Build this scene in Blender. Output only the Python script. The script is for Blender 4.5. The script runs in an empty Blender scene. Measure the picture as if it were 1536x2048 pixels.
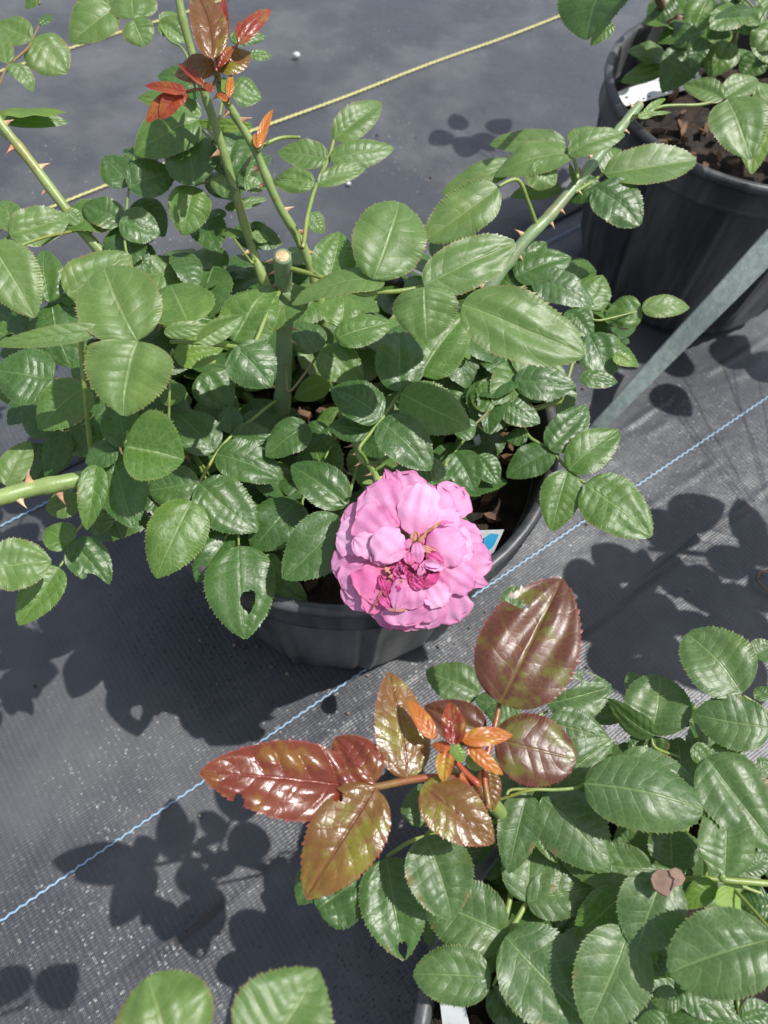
import bpy, math, random
import numpy as np
from mathutils import Vector, Matrix
R_ = random.Random(7)
# ------------------------------------------------------------------ camera, sky, sun, exposure
PITCH, ROLL, CAMH, FPX = 1.0622, 0.0824, 0.621, 1483.7
SUN_EL, SUN_AZ = math.radians(62.5), math.radians(82)      # azimuth from +Y towards +X
scene = bpy.context.scene
fwd = np.array([0, math.cos(PITCH), -math.sin(PITCH)])
_r = np.array([1., 0, 0]); _u = np.cross(_r, fwd)
cr, sr = math.cos(ROLL), math.sin(ROLL)
rgt = cr * _r + sr * _u
upv = -sr * _r + cr * _u
CAM = np.array([0, 0, CAMH])
cd = bpy.data.cameras.new('camera'); co = bpy.data.objects.new('camera', cd)
scene.collection.objects.link(co); scene.camera = co
cd.sensor_fit = 'VERTICAL'; cd.sensor_height = 36; cd.lens = FPX / 2048 * 36
cd.clip_start = 0.01; cd.clip_end = 500
cd.dof.use_dof = True; cd.dof.focus_distance = 0.40; cd.dof.aperture_fstop = 11
m = Matrix([[rgt[0], upv[0], -fwd[0], CAM[0]], [rgt[1], upv[1], -fwd[1], CAM[1]], [rgt[2], upv[2], -fwd[2], CAM[2]], [0, 0, 0, 1]])
co.matrix_world = m
w = bpy.data.worlds.new('World'); scene.world = w; w.use_nodes = True
wn = w.node_tree.nodes; wl = w.node_tree.links
sky = wn.new('ShaderNodeTexSky'); sky.sky_type = 'NISHITA'; sky.sun_disc = False
sky.sun_elevation = SUN_EL; sky.sun_rotation = SUN_AZ; sky.dust_density = 2.0; sky.air_density = 1.0
bg = wn['Background']; bg.inputs[1].default_value = 0.132
# thin bright clouds in the sky
tc = wn.new('ShaderNodeTexCoord'); cn = wn.new('ShaderNodeTexNoise'); cn.inputs['Scale'].default_value = 2.6; cn.inputs['Detail'].default_value = 6; cn.inputs['Roughness'].default_value = .6
cm_ = wn.new('ShaderNodeMapRange'); cm_.interpolation_type = 'SMOOTHSTEP'; cm_.inputs[1].default_value = .40; cm_.inputs[2].default_value = .66; cm_.inputs[4].default_value = .9
mx_ = wn.new('ShaderNodeMix'); mx_.data_type = 'RGBA'; mx_.inputs[7].default_value = (5.6, 5.65, 5.7, 1)
wl.new(tc.outputs['Generated'], cn.inputs['Vector']); wl.new(cn.outputs[0], cm_.inputs[0]); wl.new(cm_.outputs[0], mx_.inputs[0])
wl.new(sky.outputs[0], mx_.inputs[6]); wl.new(mx_.outputs[2], bg.inputs[0])
sl = bpy.data.lights.new('sun', 'SUN'); sl.energy = 4.7; sl.angle = math.radians(0.55); sl.color = (1, 0.965, 0.915)
so = bpy.data.objects.new('sun', sl); scene.collection.objects.link(so)
SUND = Vector((math.cos(SUN_EL) * math.sin(SUN_AZ), math.cos(SUN_EL) * math.cos(SUN_AZ), math.sin(SUN_EL)))
so.rotation_euler = SUND.to_track_quat('Z', 'Y').to_euler(); so.location = SUND * 5
scene.view_settings.view_transform = 'Standard'; scene.view_settings.look = 'None'
scene.view_settings.exposure = 0.40; scene.view_settings.gamma = 1
scene.cycles.max_bounces = 8

# ------------------------------------------------------------------ helpers
ZR = {'S': (0, 0, 1), 'A': (0, 0, 2.4), 'B': (500, 100, 2.56), 'C': (936, 0, 2.56), 'D': (0, 500, 2.56), 'E': (500, 600, 2.56),
      'F': (936, 600, 2.56), 'G': (380, 1130, 1.92), 'H': (836, 1130, 2.194), 'I': (200, 1600, 1.92), 'P': (640, 920, 4.151)}
def px(r, x, y):
    o = ZR[r]; return o[0] + x / o[2], o[1] + y / o[2]
def U(x, y, z):                    # pixel ray meets the level z
    d = fwd + rgt * (x - 768) / FPX - upv * (y - 1024) / FPX
    return CAM + d * ((z - CAM[2]) / d[2])
def Z(r, x, y, z): return U(*px(r, x, y), z)
def proj(X):
    d = np.asarray(X) - CAM; q = d @ fwd
    return np.array([768 + FPX * (d @ rgt) / q, 1024 - FPX * (d @ upv) / q])
def nrm(v): return v / (np.linalg.norm(v) + 1e-12)

def link(name, me, mat, parent=None, origin=None):
    o = bpy.data.objects.new(name, me); scene.collection.objects.link(o)
    if mat is not None and not me.materials: me.materials.append(mat)
    if parent is not None: o.parent = parent
    return o
def root_of(o):
    while o.parent: o = o.parent
    return o
def mesh(name, V, F, uv=None, smooth=True, off=None, uv2=None):
    V = np.asarray(V, float)
    if off is not None: V = V - np.asarray(off)
    me = bpy.data.meshes.new(name)
    me.from_pydata(V.tolist(), [], F)
    if smooth: me.polygons.foreach_set('use_smooth', [True] * len(me.polygons))
    if uv is not None:
        l = me.uv_layers.new(name='UVMap')
        li = np.empty(len(me.loops), int); me.loops.foreach_get('vertex_index', li)
        uv = np.asarray(uv)
        l.data.foreach_set('uv', uv[li][:, :2].ravel())
        if uv.shape[1] == 3:
            l2 = me.uv_layers.new(name='Vein'); l2.data.foreach_set('uv', np.stack([uv[:, 2], uv[:, 0]], -1)[li].ravel())
    me.update(); return me
def thing(name, label, cat, loc=(0, 0, 0), group=None):
    o = bpy.data.objects.new(name, None); scene.collection.objects.link(o)
    o.location = loc; o.empty_display_size = 0.05
    tag(o, label, cat, group); return o
def tag(o, label, cat, group=None):
    o['label'] = label; o['category'] = cat
    if group: o['group'] = group
    return o
def off_of(parent):
    return np.array(root_of(parent).location) if parent is not None else np.zeros(3)

# ------------------------------------------------------------------ materials
def mat_new(name):
    mt = bpy.data.materials.new(name); mt.use_nodes = True
    return mt, mt.node_tree.nodes, mt.node_tree.links, mt.node_tree.nodes['Principled BSDF'], mt.node_tree.nodes['Material Output']
class NB:
    def __init__(s, nt): s.n = nt.nodes; s.l = nt.links
    def set(s, sock, v):
        if isinstance(v, bpy.types.NodeSocket): s.l.new(v, sock)
        elif v is not None:
            if hasattr(sock.default_value, '__len__') and not hasattr(v, '__len__'): v = (v,) * len(sock.default_value)
            if hasattr(v, '__len__') and len(v) == 3 and len(sock.default_value) == 4: v = (*v, 1)
            sock.default_value = v
    def math(s, op, a, b=None, c=None, clamp=False):
        n = s.n.new('ShaderNodeMath'); n.operation = op; n.use_clamp = clamp
        s.set(n.inputs[0], a)
        if b is not None: s.set(n.inputs[1], b)
        if c is not None: s.set(n.inputs[2], c)
        return n.outputs[0]
    def ramp(s, v, a, b, lo=0., hi=1.):
        n = s.n.new('ShaderNodeMapRange'); n.interpolation_type = 'SMOOTHSTEP'
        s.set(n.inputs[0], v); n.inputs[1].default_value = a; n.inputs[2].default_value = b
        n.inputs[3].default_value = lo; n.inputs[4].default_value = hi; return n.outputs[0]
    def mix(s, f, a, b):
        n = s.n.new('ShaderNodeMix'); n.data_type = 'RGBA'
        s.set(n.inputs[0], f); s.set(n.inputs[6], a); s.set(n.inputs[7], b); return n.outputs[2]
    def noise(s, vec, scale, det=3, rough=.5):
        n = s.n.new('ShaderNodeTexNoise'); n.inputs['Scale'].default_value = scale
        n.inputs['Detail'].default_value = det; n.inputs['Roughness'].default_value = rough
        if vec is not None: s.l.new(vec, n.inputs['Vector'])
        return n.outputs[0]
    def voro(s, vec, scale, feat='F1'):
        n = s.n.new('ShaderNodeTexVoronoi'); n.feature = feat; n.inputs['Scale'].default_value = scale
        if vec is not None: s.l.new(vec, n.inputs['Vector'])
        return n
    def coord(s, w):
        return s.n.new('ShaderNodeTexCoord').outputs[w]
    def bump(s, h, strength, dist, normal=None):
        n = s.n.new('ShaderNodeBump'); n.inputs['Strength'].default_value = strength; n.inputs['Distance'].default_value = dist
        s.l.new(h, n.inputs['Height'])
        if normal is not None: s.l.new(normal, n.inputs['Normal'])
        return n.outputs[0]
NV, TV = 7.5, 1.5           # lateral veins of a leaflet: q = u*NV - |v|*TV
def leaf_mat(name, ca, cb, vein, edge, rough=.33, tr=(.25, .45, .06), trf=.22, back=None, spots=None, veinf=.6, edgef=.6, fine=.35, patch=None, bump=.50, burn=.5):
    mt, n, l, P, out = mat_new(name); b = NB(mt.node_tree)
    uv = b.coord('UV'); ob = b.coord('Object')
    sep = n.new('ShaderNodeSeparateXYZ'); l.new(uv, sep.inputs[0])
    wob = b.noise(ob, 90, 2)
    u = b.math('ADD', sep.outputs[0], b.math('MULTIPLY', b.math('SUBTRACT', wob, .5), .05))
    t = b.math('ABSOLUTE', b.math('SUBTRACT', b.math('MULTIPLY', sep.outputs[1], 2.), 1.))
    u2 = n.new('ShaderNodeUVMap'); u2.uv_map = 'Vein'; s2 = n.new('ShaderNodeSeparateXYZ'); l.new(u2.outputs[0], s2.inputs[0])
    q = b.math('ADD', s2.outputs[0], b.math('MULTIPLY', b.math('SUBTRACT', wob, .5), .45))
    d = b.math('ABSOLUTE', b.math('SUBTRACT', b.math('FRACT', b.math('ADD', q, .5)), .5))
    lat = b.ramp(d, .0, .06, 1, 0)
    lat = b.math('MULTIPLY', lat, b.ramp(t, .55, 1., 1, .15))
    mid = b.ramp(t, .012, .06, 1, 0)
    vr = b.voro(ob, 300, 'DISTANCE_TO_EDGE'); fin = b.ramp(vr.outputs['Distance'], 0, .12, 1, 0)
    rnd = n.new('ShaderNodeObjectInfo').outputs['Random']
    big = b.noise(ob, 45, 3)
    f0 = b.math('ADD', b.math('MULTIPLY', rnd, .65), b.math('MULTIPLY', b.math('SUBTRACT', big, .5), 1.6), clamp=True)
    col = b.mix(f0, ca, cb)
    if patch is not None:
        pf = b.ramp(b.noise(ob, 75, 4, .6), .5, .64)
        pf = b.math('MULTIPLY', pf, .85); col = b.mix(pf, col, patch)
    col = b.mix(b.math('MULTIPLY', fin, fine * .5), col, vein)
    vm = b.math('MAXIMUM', b.math('MULTIPLY', lat, veinf * .6), b.math('MULTIPLY', mid, veinf))
    col = b.mix(vm, col, vein)
    em = b.math('MULTIPLY', b.ramp(t, .94, 1.0), edgef); col = b.mix(em, col, edge)
    bm = b.math('MULTIPLY', b.ramp(t, .72, .98), b.ramp(b.noise(ob, 38, 3, .6), .60, .70))
    col = b.mix(b.math('MULTIPLY', bm, burn), col, (.20, .12, .045))
    yl = b.ramp(b.noise(ob, 22, 2), .58, .75); col = b.mix(b.math('MULTIPLY', yl, .22), col, tuple(min(1, c * k) for c, k in zip(cb, (1.9, 1.5, 1.0))))
    if spots is not None:
        sm = b.ramp(b.noise(ob, 160, 3, .6), .74, .78); col = b.mix(b.math('MULTIPLY', sm, .8), col, spots)
    geo = n.new('ShaderNodeNewGeometry')
    bk = back or tuple(min(1, c * 1.25 + .02) for c in cb)
    fc = b.mix(geo.outputs['Backfacing'], col, bk)
    l.new(fc, P.inputs['Base Color'])
    rr = b.math('ADD', b.math('MULTIPLY', b.noise(ob, 200, 3), .16), rough - .08)
    rr = b.math('ADD', rr, b.math('MULTIPLY', geo.outputs['Backfacing'], .25))
    l.new(rr, P.inputs['Roughness'])
    P.inputs['Specular IOR Level'].default_value = .5
    puff = b.math('SQRT', b.math('MULTIPLY', d, 2.))
    cell = b.math('SQRT', vr.outputs['Distance'])
    h = b.math('ADD', b.math('MULTIPLY', puff, .45), b.math('MULTIPLY', cell, .6 * fine))
    h = b.math('SUBTRACT', h, b.math('MULTIPLY', mid, .7))
    h = b.math('ADD', h, b.math('MULTIPLY', b.noise(ob, 70, 3, .5), .6))
    l.new(b.bump(h, bump, .0008), P.inputs['Normal'])
    T = n.new('ShaderNodeBsdfTranslucent'); T.inputs[0].default_value = (*tr, 1)
    ms = n.new('ShaderNodeMixShader'); ms.inputs[0].default_value = trf
    l.new(P.outputs[0], ms.inputs[1]); l.new(T.outputs[0], ms.inputs[2]); l.new(ms.outputs[0], out.inputs[0])
    return mt
TAN = (.22, .13, .05)
M = {}
M['g'] = leaf_mat('leaf_green', (.050, .112, .016), (.078, .150, .024), (.17, .26, .08), (.20, .22, .07), rough=.43, fine=.5)
M['l'] = leaf_mat('leaf_pale_green', (.070, .134, .030), (.104, .170, .040), (.21, .28, .10), (.24, .16, .07), rough=.45, veinf=.55, fine=.3)
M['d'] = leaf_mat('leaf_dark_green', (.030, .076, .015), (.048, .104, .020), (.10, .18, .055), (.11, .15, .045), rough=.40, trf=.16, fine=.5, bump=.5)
M['m'] = leaf_mat('leaf_grey_green', (.048, .096, .028), (.078, .138, .036), (.17, .25, .09), (.15, .18, .06), rough=.42, spots=(.10, .06, .03), fine=.4, bump=.5, burn=.75)
M['y'] = leaf_mat('leaf_yellow_green', (.11, .20, .03), (.16, .25, .045), (.26, .34, .10), (.25, .28, .1), rough=.40, trf=.35)
M['b'] = leaf_mat('leaf_maroon', (.075, .024, .016), (.11, .040, .020), (.17, .12, .03), (.22, .035, .045), rough=.36, tr=(.32, .07, .02), patch=(.105, .115, .016), fine=.35, veinf=.6, bump=.42)
M['o'] = leaf_mat('leaf_bronze', (.13, .060, .016), (.165, .100, .020), (.14, .032, .026), (.32, .05, .06), rough=.30, tr=(.45, .2, .03), patch=(.16, .165, .018), fine=.45, back=(.15, .09, .04), bump=.7)
M['r'] = leaf_mat('leaf_red', (.125, .026, .012), (.175, .055, .016), (.22, .04, .03), (.32, .06, .06), rough=.26, tr=(.5, .10, .02), patch=(.17, .085, .014), fine=.35, veinf=.5)
M['k'] = leaf_mat('leaf_young_orange', (.36, .075, .016), (.38, .16, .022), (.42, .22, .05), (.38, .05, .04), rough=.34, tr=(.6, .15, .03), patch=(.36, .27, .03), fine=.2)
M['c'] = leaf_mat('leaf_crimson', (.19, .022, .014), (.26, .065, .020), (.10, .02, .015), (.34, .07, .06), rough=.30, tr=(.55, .08, .02), patch=(.24, .11, .02), fine=.5, veinf=.6)

def stem_mat(name, ca, cb, rough=.42):
    mt, n, l, P, out = mat_new(name); b = NB(mt.node_tree); ob = b.coord('Object')
    f = b.ramp(b.noise(ob, 60, 4, .6), .35, .65)
    c = b.mix(f, ca, cb); c = b.mix(b.math('MULTIPLY', b.ramp(b.noise(ob, 28, 3, .6), .50, .68), .55), c, (ca[0] * 1.5, ca[1] * .85, ca[2] * .7)); c = b.mix(b.math('MULTIPLY', b.ramp(b.noise(ob, 260, 2), .62, .75), .5), c, (.16, .09, .03))
    l.new(c, P.inputs['Base Color']); P.inputs['Roughness'].default_value = rough
    l.new(b.bump(b.noise(ob, 500, 3), .3, .0006), P.inputs['Normal'])
    return mt
M['stem'] = stem_mat('cane_green', (.15, .22, .065), (.20, .27, .085))
M['stemg'] = stem_mat('cane_grey_green', (.13, .195, .10), (.17, .245, .115))
M['stemd'] = stem_mat('stalk_green', (.13, .20, .04), (.19, .25, .06))
M['stemr'] = stem_mat('stalk_red', (.22, .05, .025), (.17, .10, .03), .35)
M['stemb'] = stem_mat('stalk_brown', (.16, .11, .045), (.12, .13, .045))
M['wood'] = stem_mat('cane_brown', (.12, .06, .035), (.17, .09, .05), .7)
M['thorn'] = stem_mat('thorn', (.36, .19, .11), (.46, .30, .17), .4)
def cut_mat():
    mt, n, l, P, out = mat_new('cut_wood'); b = NB(mt.node_tree); ob = b.coord('UV')
    sp = n.new('ShaderNodeSeparateXYZ'); l.new(ob, sp.inputs[0])
    t = sp.outputs[0]
    c = b.mix(b.ramp(b.noise(b.coord('Object'), 500, 3), .35, .7), (.50, .36, .20), (.28, .17, .08))
    c = b.mix(b.ramp(t, .72, .86), c, (.16, .09, .04)); c = b.mix(b.ramp(t, .0, .2, .5, 0), c, (.45, .30, .16))
    l.new(c, P.inputs['Base Color']); P.inputs['Roughness'].default_value = .75
    l.new(b.bump(b.noise(b.coord('Object'), 900, 3), .4, .001), P.inputs['Normal']); return mt
M['cut'] = cut_mat()

# ------------------------------------------------------------------ leaflets and petals
def blade(P0, P1, hw, n, prof=(.47, .76), teeth=20, tdepth=.06, fold=.12, bend=.06, curl=.10, quilt=.05, wave=.05, bow=0., tipdrop=0., rng=R_,
          nv=15, hole=None, bumps=0., crump=0.):
    L = np.linalg.norm(P1 - P0); ax = (P1 - P0) / L
    n = nrm(n - ax * (n @ ax)); side = np.cross(n, ax)
    if teeth:
        us = [0.]
        k0 = 1 / teeth
        for i in range(teeth):
            us += [(i + .35) * k0, (i + .80) * k0, (i + 1.0) * k0 - (1e-4 if i < teeth - 1 else 0)]
        us = np.array(us)
    else:
        us = np.linspace(0, 1, 37)
    vs = np.linspace(-1, 1, nv)
    a, bb = prof
    pk = a / (a + bb); mx = pk ** a * (1 - pk) ** bb
    u, v = np.meshgrid(us, vs, indexing='ij')
    wd = (np.clip(u, 0, 1) ** a) * (np.clip(1 - u, 0, 1) ** bb) / mx
    t = np.abs(v)
    ph = rng.uniform(0, 6.28); ph2 = rng.uniform(0, 6.28); ph3 = rng.uniform(0, 6.28)
    if teeth:
        fr = np.mod(u * teeth + 1e-3, 1.0)
        saw = np.where(fr < .82, fr / .82, (1 - fr) / .18) * (1 + .45 * np.sin(np.floor(u * teeth + 1e-3) * 2.4 + ph + v))
        env = np.clip(u / .10, 0, 1)
        y = v * wd * (1 + (tdepth * (saw - .45) * env) * (t > .97))
        ush = (t > .97) * saw * .010 * env
    else:
        y = v * wd * (1 + .05 * np.sin(u * 9 + ph) * t)
        ush = u ** 5 * (.035 * np.sin(v * 6.5 + ph) + .02 * np.sin(v * 14 + ph2) + .05 * (1 - t) ** 2)
    x = (u + ush) * L
    y = y * hw
    sgn = np.sign(v)
    z = fold * np.abs(y) - curl * hw * (t ** 2) * wd + bend * L * 4 * u * (1 - u) - tipdrop * L * u ** 3
    nvi = rng.uniform(5.2, 7.6); tvi = rng.uniform(.9, 1.5)
    q = nvi * u ** .92 - tvi * t ** 1.15 * (.7 + .5 * u) + .16 * np.sin(u * 6 + ph) + .10 * np.sin(u * 13 + ph2) + np.where(v > 0, rng.uniform(.3, .7), 0)
    if quilt:
        quilt = quilt * (.6 + .5 * np.sin(u * 4 + ph3 + v * 2))
        z = z + quilt * hw * np.sqrt(np.abs(np.sin(np.pi * q))) * np.clip(t * 3, 0, 1) * (1 - t ** 3) * wd
    z = z + wave * hw * (np.sin(u * 7 + ph + sgn * 1.3) + .6 * np.sin(u * 15 + ph2 * (1 + sgn))) * t ** 2 * wd
    if bumps:
        z = z + bumps * hw * wd * (np.sin(u * 6 + v * 4 + ph) * np.sin(v * 5 + ph2 - u * 3) + .35 * np.sin(u * 9 + ph3 + v * 4) * np.sin(v * 5.5 + ph))
    if crump:
        z = z + crump * L * u ** .5 * (np.sin(u * 21 + v * 8 + ph) * np.sin(v * 15 + ph2 + u * 6) * .5 + np.sin(v * 10 + u * 9 + ph3) * .5) * (.35 + .65 * np.maximum(t, u) ** 2)
        y = y * (1 + .05 * np.sin(u * 17 + ph) + .035 * np.sin(u * 31 + ph2 * v))
    y = y + bow * L * 4 * u * (1 - u)
    V = P0 + x[..., None] * ax + y[..., None] * side + z[..., None] * n
    nu, nvv = u.shape
    keep = np.ones((nu - 1, nvv - 1), bool)
    if hole:
        uc = (u[:-1, :-1] + u[1:, 1:]) / 2; vc = (v[:-1, :-1] + v[1:, 1:]) / 2
        for (hu, hv, ru, rv) in hole:
            keep &= (((uc - hu) / ru) ** 2 + ((vc - hv) / rv) ** 2) > 1 + .25 * np.sin(np.arctan2(vc - hv, uc - hu) * 3 + 1)
    idx = np.arange(nu * nvv).reshape(nu, nvv)
    F = np.stack([idx[:-1, :-1], idx[1:, :-1], idx[1:, 1:], idx[:-1, 1:]], -1)[keep].tolist()
    uv = np.stack([u, (v + 1) / 2, q], -1).reshape(-1, 3)
    return V.reshape(-1, 3), F, uv

def blade_px(r, bx, by, tx, ty, wpx, z, dz=None, roll=0., rng=R_, nbias=None, **kw):
    P0 = Z(r, bx, by, z)
    if dz is None:                       # a leaf hangs half way between level and square to the eye
        q0 = P0 - CAM; q1 = Z(r, tx, ty, z) - CAM; v = nrm(nrm(q0) + nrm(q1))
        dz = .55 * ((CAM + nrm(q1) * ((q0 @ v) / (nrm(q1) @ v)))[2] - z) - .003
    P1 = Z(r, tx, ty, z + dz)
    ax = nrm(P1 - P0); mid = (P0 + P1) / 2
    n = nbias if nbias is not None else nrm(np.array([0, 0, .62]) + .38 * nrm(CAM - mid) + np.array([rng.uniform(-.12, .12), rng.uniform(-.12, .12), 0]))
    n = nrm(n - ax * (n @ ax))
    if roll:
        c, s = math.cos(math.radians(roll)), math.sin(math.radians(roll)); n = n * c + np.cross(ax, n) * s
    side = np.cross(n, ax)
    e = 1e-3; pd = (proj(mid + side * e) - proj(mid - side * e)) / (2 * e)
    pa = nrm(proj(P1) - proj(P0)); k = abs(pd[0] * pa[1] - pd[1] * pa[0])
    w = wpx / ZR[r][2] / 2
    hw = 1.12 * w / max(k, .35 * FPX / np.linalg.norm(CAM - mid))
    L = np.linalg.norm(P1 - P0); hw = min(hw, .62 * L)
    return P0, P1, hw, n

def tube(pts, rad, ns=10, sub=6, cap=True, bumpy=0., rng=R_):
    P = np.array(pts, float); Rr = np.array(rad if hasattr(rad, '__len__') else [rad] * len(P), float)
    out = []; ro = []
    for i in range(len(P) - 1):
        p0 = P[max(i - 1, 0)]; p1 = P[i]; p2 = P[i + 1]; p3 = P[min(i + 2, len(P) - 1)]
        for s in np.linspace(0, 1, sub, endpoint=False):
            out.append(.5 * ((2 * p1) + (-p0 + p2) * s + (2 * p0 - 5 * p1 + 4 * p2 - p3) * s * s + (-p0 + 3 * p1 - 3 * p2 + p3) * s ** 3))
            ro.append(Rr[i] * (1 - s) + Rr[i + 1] * s)
    out.append(P[-1]); ro.append(Rr[-1]); out = np.array(out); ro = np.array(ro)
    if bumpy:
        ln = np.concatenate([[0], np.cumsum(np.linalg.norm(np.diff(out, axis=0), axis=1))]); nd = .012 + rng.uniform(0, .02)
        while nd < ln[-1]:
            ro = ro * (1 + bumpy * 4 * np.exp(-((ln - nd) / .0035) ** 2)); nd += rng.uniform(.028, .05)
        ro = ro * (1 + bumpy * np.sin(ln * 260 + rng.uniform(0, 6)))
    tg = np.gradient(out, axis=0); V = []; ref = np.array([.3, .2, .93])
    for p, t, rr in zip(out, tg, ro):
        t = nrm(t); a = nrm(np.cross(t, ref)); b = np.cross(t, a)
        for k in range(ns):
            th = 2 * math.pi * k / ns; V.append(p + rr * (math.cos(th) * a + math.sin(th) * b))
    F = []
    for i in range(len(out) - 1):
        for k in range(ns): F.append([i * ns + k, i * ns + (k + 1) % ns, (i + 1) * ns + (k + 1) % ns, (i + 1) * ns + k])
    if cap: F.append(list(range(ns))[::-1]); F.append([(len(out) - 1) * ns + k for k in range(ns)])
    return np.array(V), F, out, ro
def disc(c, n, r, name, mat, parent, ns=20):
    n = nrm(n); a = nrm(np.cross(n, [.3, .9, .1])); b = np.cross(n, a); V = [c]; uv = [(0, 0)]
    F = []
    for ring, rr in ((1, .5), (2, 1.)):
        for k in range(ns):
            th = 2 * math.pi * k / ns; V.append(c + r * rr * (a * math.cos(th) + b * math.sin(th)) - n * r * .12 * (rr > .9)); uv.append((rr, k / ns))
    for k in range(ns):
        F.append([0, 1 + k, 1 + (k + 1) % ns]); F.append([1 + k, 1 + ns + k, 1 + ns + (k + 1) % ns, 1 + (k + 1) % ns])
    return link(name, mesh(name, V, F, uv, off=off_of(parent)), mat, parent)
def thorn_geo(p, t, out, L, w):
    t = nrm(t); out = nrm(out - t * (out @ t)); s = np.cross(t, out); V = []; ns = 8; F = []
    lev = [(-.1, 1.0), (.25, .50), (.6, .22), (1., .03)]
    for h, q in lev:
        for k in range(ns):
            th = 2 * math.pi * k / ns
            V.append(p + out * h * L - t * (h ** 2) * L * .22 + q * w * (t * 1.7 * math.cos(th) + s * .75 * math.sin(th)))
    for i in range(len(lev) - 1):
        for k in range(ns): F.append([i * ns + k, i * ns + (k + 1) % ns, (i + 1) * ns + (k + 1) % ns, (i + 1) * ns + k])
    F.append([(len(lev) - 1) * ns + k for k in range(ns)])
    return V, F

class Bush:
    def __init__(s, name, label, loc, group='rose bushes growing in the black pots'):
        s.root = thing(name, label, 'rose bush', loc, group); s.loc = np.array(loc); s.cane_pts = []; s.nleaf = 0; s.rest = []
        s.rng = random.Random(len(label) * 31)
    def cane(s, pts, rad, mat='stem', thorns=0, cut=False, zr='S', tl=.0065, label=None, ns=12):
        P = [Z(zr, *p) if len(p) == 3 else np.array(p[1:]) for p in pts]
        V, F, c, r = tube(P, rad, ns, 16, True, .035, s.rng)
        o = link('cane', mesh('cane', V, F, off=s.loc), M[mat], s.root)
        if label: o['label'] = label
        s.cane_pts += list(c)
        if cut: disc(c[0] + nrm(c[0] - c[1]) * r[0] * .45 * (cut is not True) + nrm(c[0] - c[1]) * .0003, c[0] - c[1] if cut is True else nrm(nrm(c[0] - c[1]) + 1.3 * nrm(CAM - c[0])), r[0] * .93, 'cut_end', M['cut'], o)
        n = len(c)
        for i in range(thorns):
            k = int((i + .5 + s.rng.uniform(-.3, .3)) / thorns * (n - 2)) + 1
            t = c[min(k + 1, n - 1)] - c[k - 1]
            v = nrm(CAM - c[k]); sd = nrm(np.cross(v, t))
            d = sd * (1 if s.rng.random() < .5 else -1) + v * s.rng.uniform(-.2, .6)
            d = nrm(d - nrm(t) * (d @ nrm(t)))
            L = tl * s.rng.uniform(.7, 1.2)
            V2, F2 = thorn_geo(c[k] + d * r[k] * .8, -t if pts[0][-1] > pts[-1][-1] else t, d, L, L * .26)
            link('thorn', mesh('thorn', V2, F2, off=s.loc), M['thorn'], o)
        return o
    def near(s, p):
        c = np.array(s.cane_pts); d = np.linalg.norm(c - p, axis=1) + np.clip(c[:, 2] - p[2], 0, 1) * 1.2
        return c[d.argmin()]
    def comp(s, zr, z, rach, leaves, mat='stemd', c='g', rad=.0008, attach=True, nb=None, pale=None):
        """one compound leaf: rachis points (last nearest the cane) and its leaflets"""
        pts = [Z(zr, p[0], p[1], z + (p[2] if len(p) > 2 else 0) - .001) for p in rach]
        first = leaves[0]
        if not pts: pts = [Z(zr, first[0], first[1], z + first[5] - .001 if len(first) > 5 and first[5] is not None else z - .001)]
        base = pts[-1]
        if attach and s.cane_pts:
            e = s.near(base)
            if np.linalg.norm(e - base) > .004:
                md = (base + e) / 2; md = md + np.array([0, 0, .15 * np.linalg.norm(e - base)]) * (.3 if e[2] < base[2] else 0)
                pts += [md, e]
        if len(pts) < 2: pts.append(pts[0] - np.array([0, 0, .01]))
        V, F, cc, _ = tube(pts, [rad * .8] + [rad] * (len(pts) - 2) + [rad * 1.1], 8, 6)
        st = link('leaf_stalk', mesh('leaf_stalk', V, F, off=s.loc), M[mat], s.root)
        for lf in leaves:
            kw = dict(lf[6]) if len(lf) > 6 else {}
            bx, by, tx, ty, wp = lf[:5]; rz = lf[5] if len(lf) > 5 and lf[5] is not None else 0.
            cc_ = kw.pop('c', c); dz = kw.pop('dz', None); roll = kw.pop('roll', 0); lab = kw.pop('label', None); reg = kw.pop('zr', zr)
            P0, P1, hw, n = blade_px(reg, bx, by, tx, ty, wp, z + rz, dz, roll, s.rng, nb)
            kk = dict(fold=s.rng.uniform(.08, .34), bend=s.rng.uniform(.03, .09), curl=s.rng.uniform(.08, .22), quilt=.024, bumps=s.rng.uniform(.03, .07),
                      wave=s.rng.uniform(.03, .08), bow=s.rng.uniform(-.03, .03), teeth=int(s.rng.uniform(23, 30)))
            kk.update(kw)
            if kk.get('hole'): kk['nv'] = 61
            V, F, uv = blade(P0, P1, hw, n, rng=s.rng, **kk)
            o = link('leaflet', mesh('leaflet', V, F, uv, off=s.loc), M[cc_], st)
            if lab: o['label'] = lab
            s.nleaf += 1
        return st
    def fill(s, items):
        """inner foliage too small to tell apart: list of (P0, dir, len, halfwidth, normal, mat)"""
        Vs, Fs, Us, mi = [], [], [], []; k = 0; mats = []
        for (P0, d, L, hw, n, mk) in items:
            V, F, uv = blade(P0, P0 + nrm(d) * L, hw, n, rng=s.rng, teeth=14, fold=.15, quilt=.05, wave=.08, nv=9)
            if mk not in mats: mats.append(mk)
            Vs.append(V); Us.append(uv); Fs += [[a + k for a in f] for f in F]; mi += [mats.index(mk)] * len(F); k += len(V)
        me = mesh('inner_foliage', np.concatenate(Vs), Fs, np.concatenate(Us), off=s.loc)
        for mk in mats: me.materials.append(M[mk])
        me.polygons.foreach_set('material_index', mi)
        o = link('inner_foliage', me, None, s.root); o['kind'] = 'stuff'; return o

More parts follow.
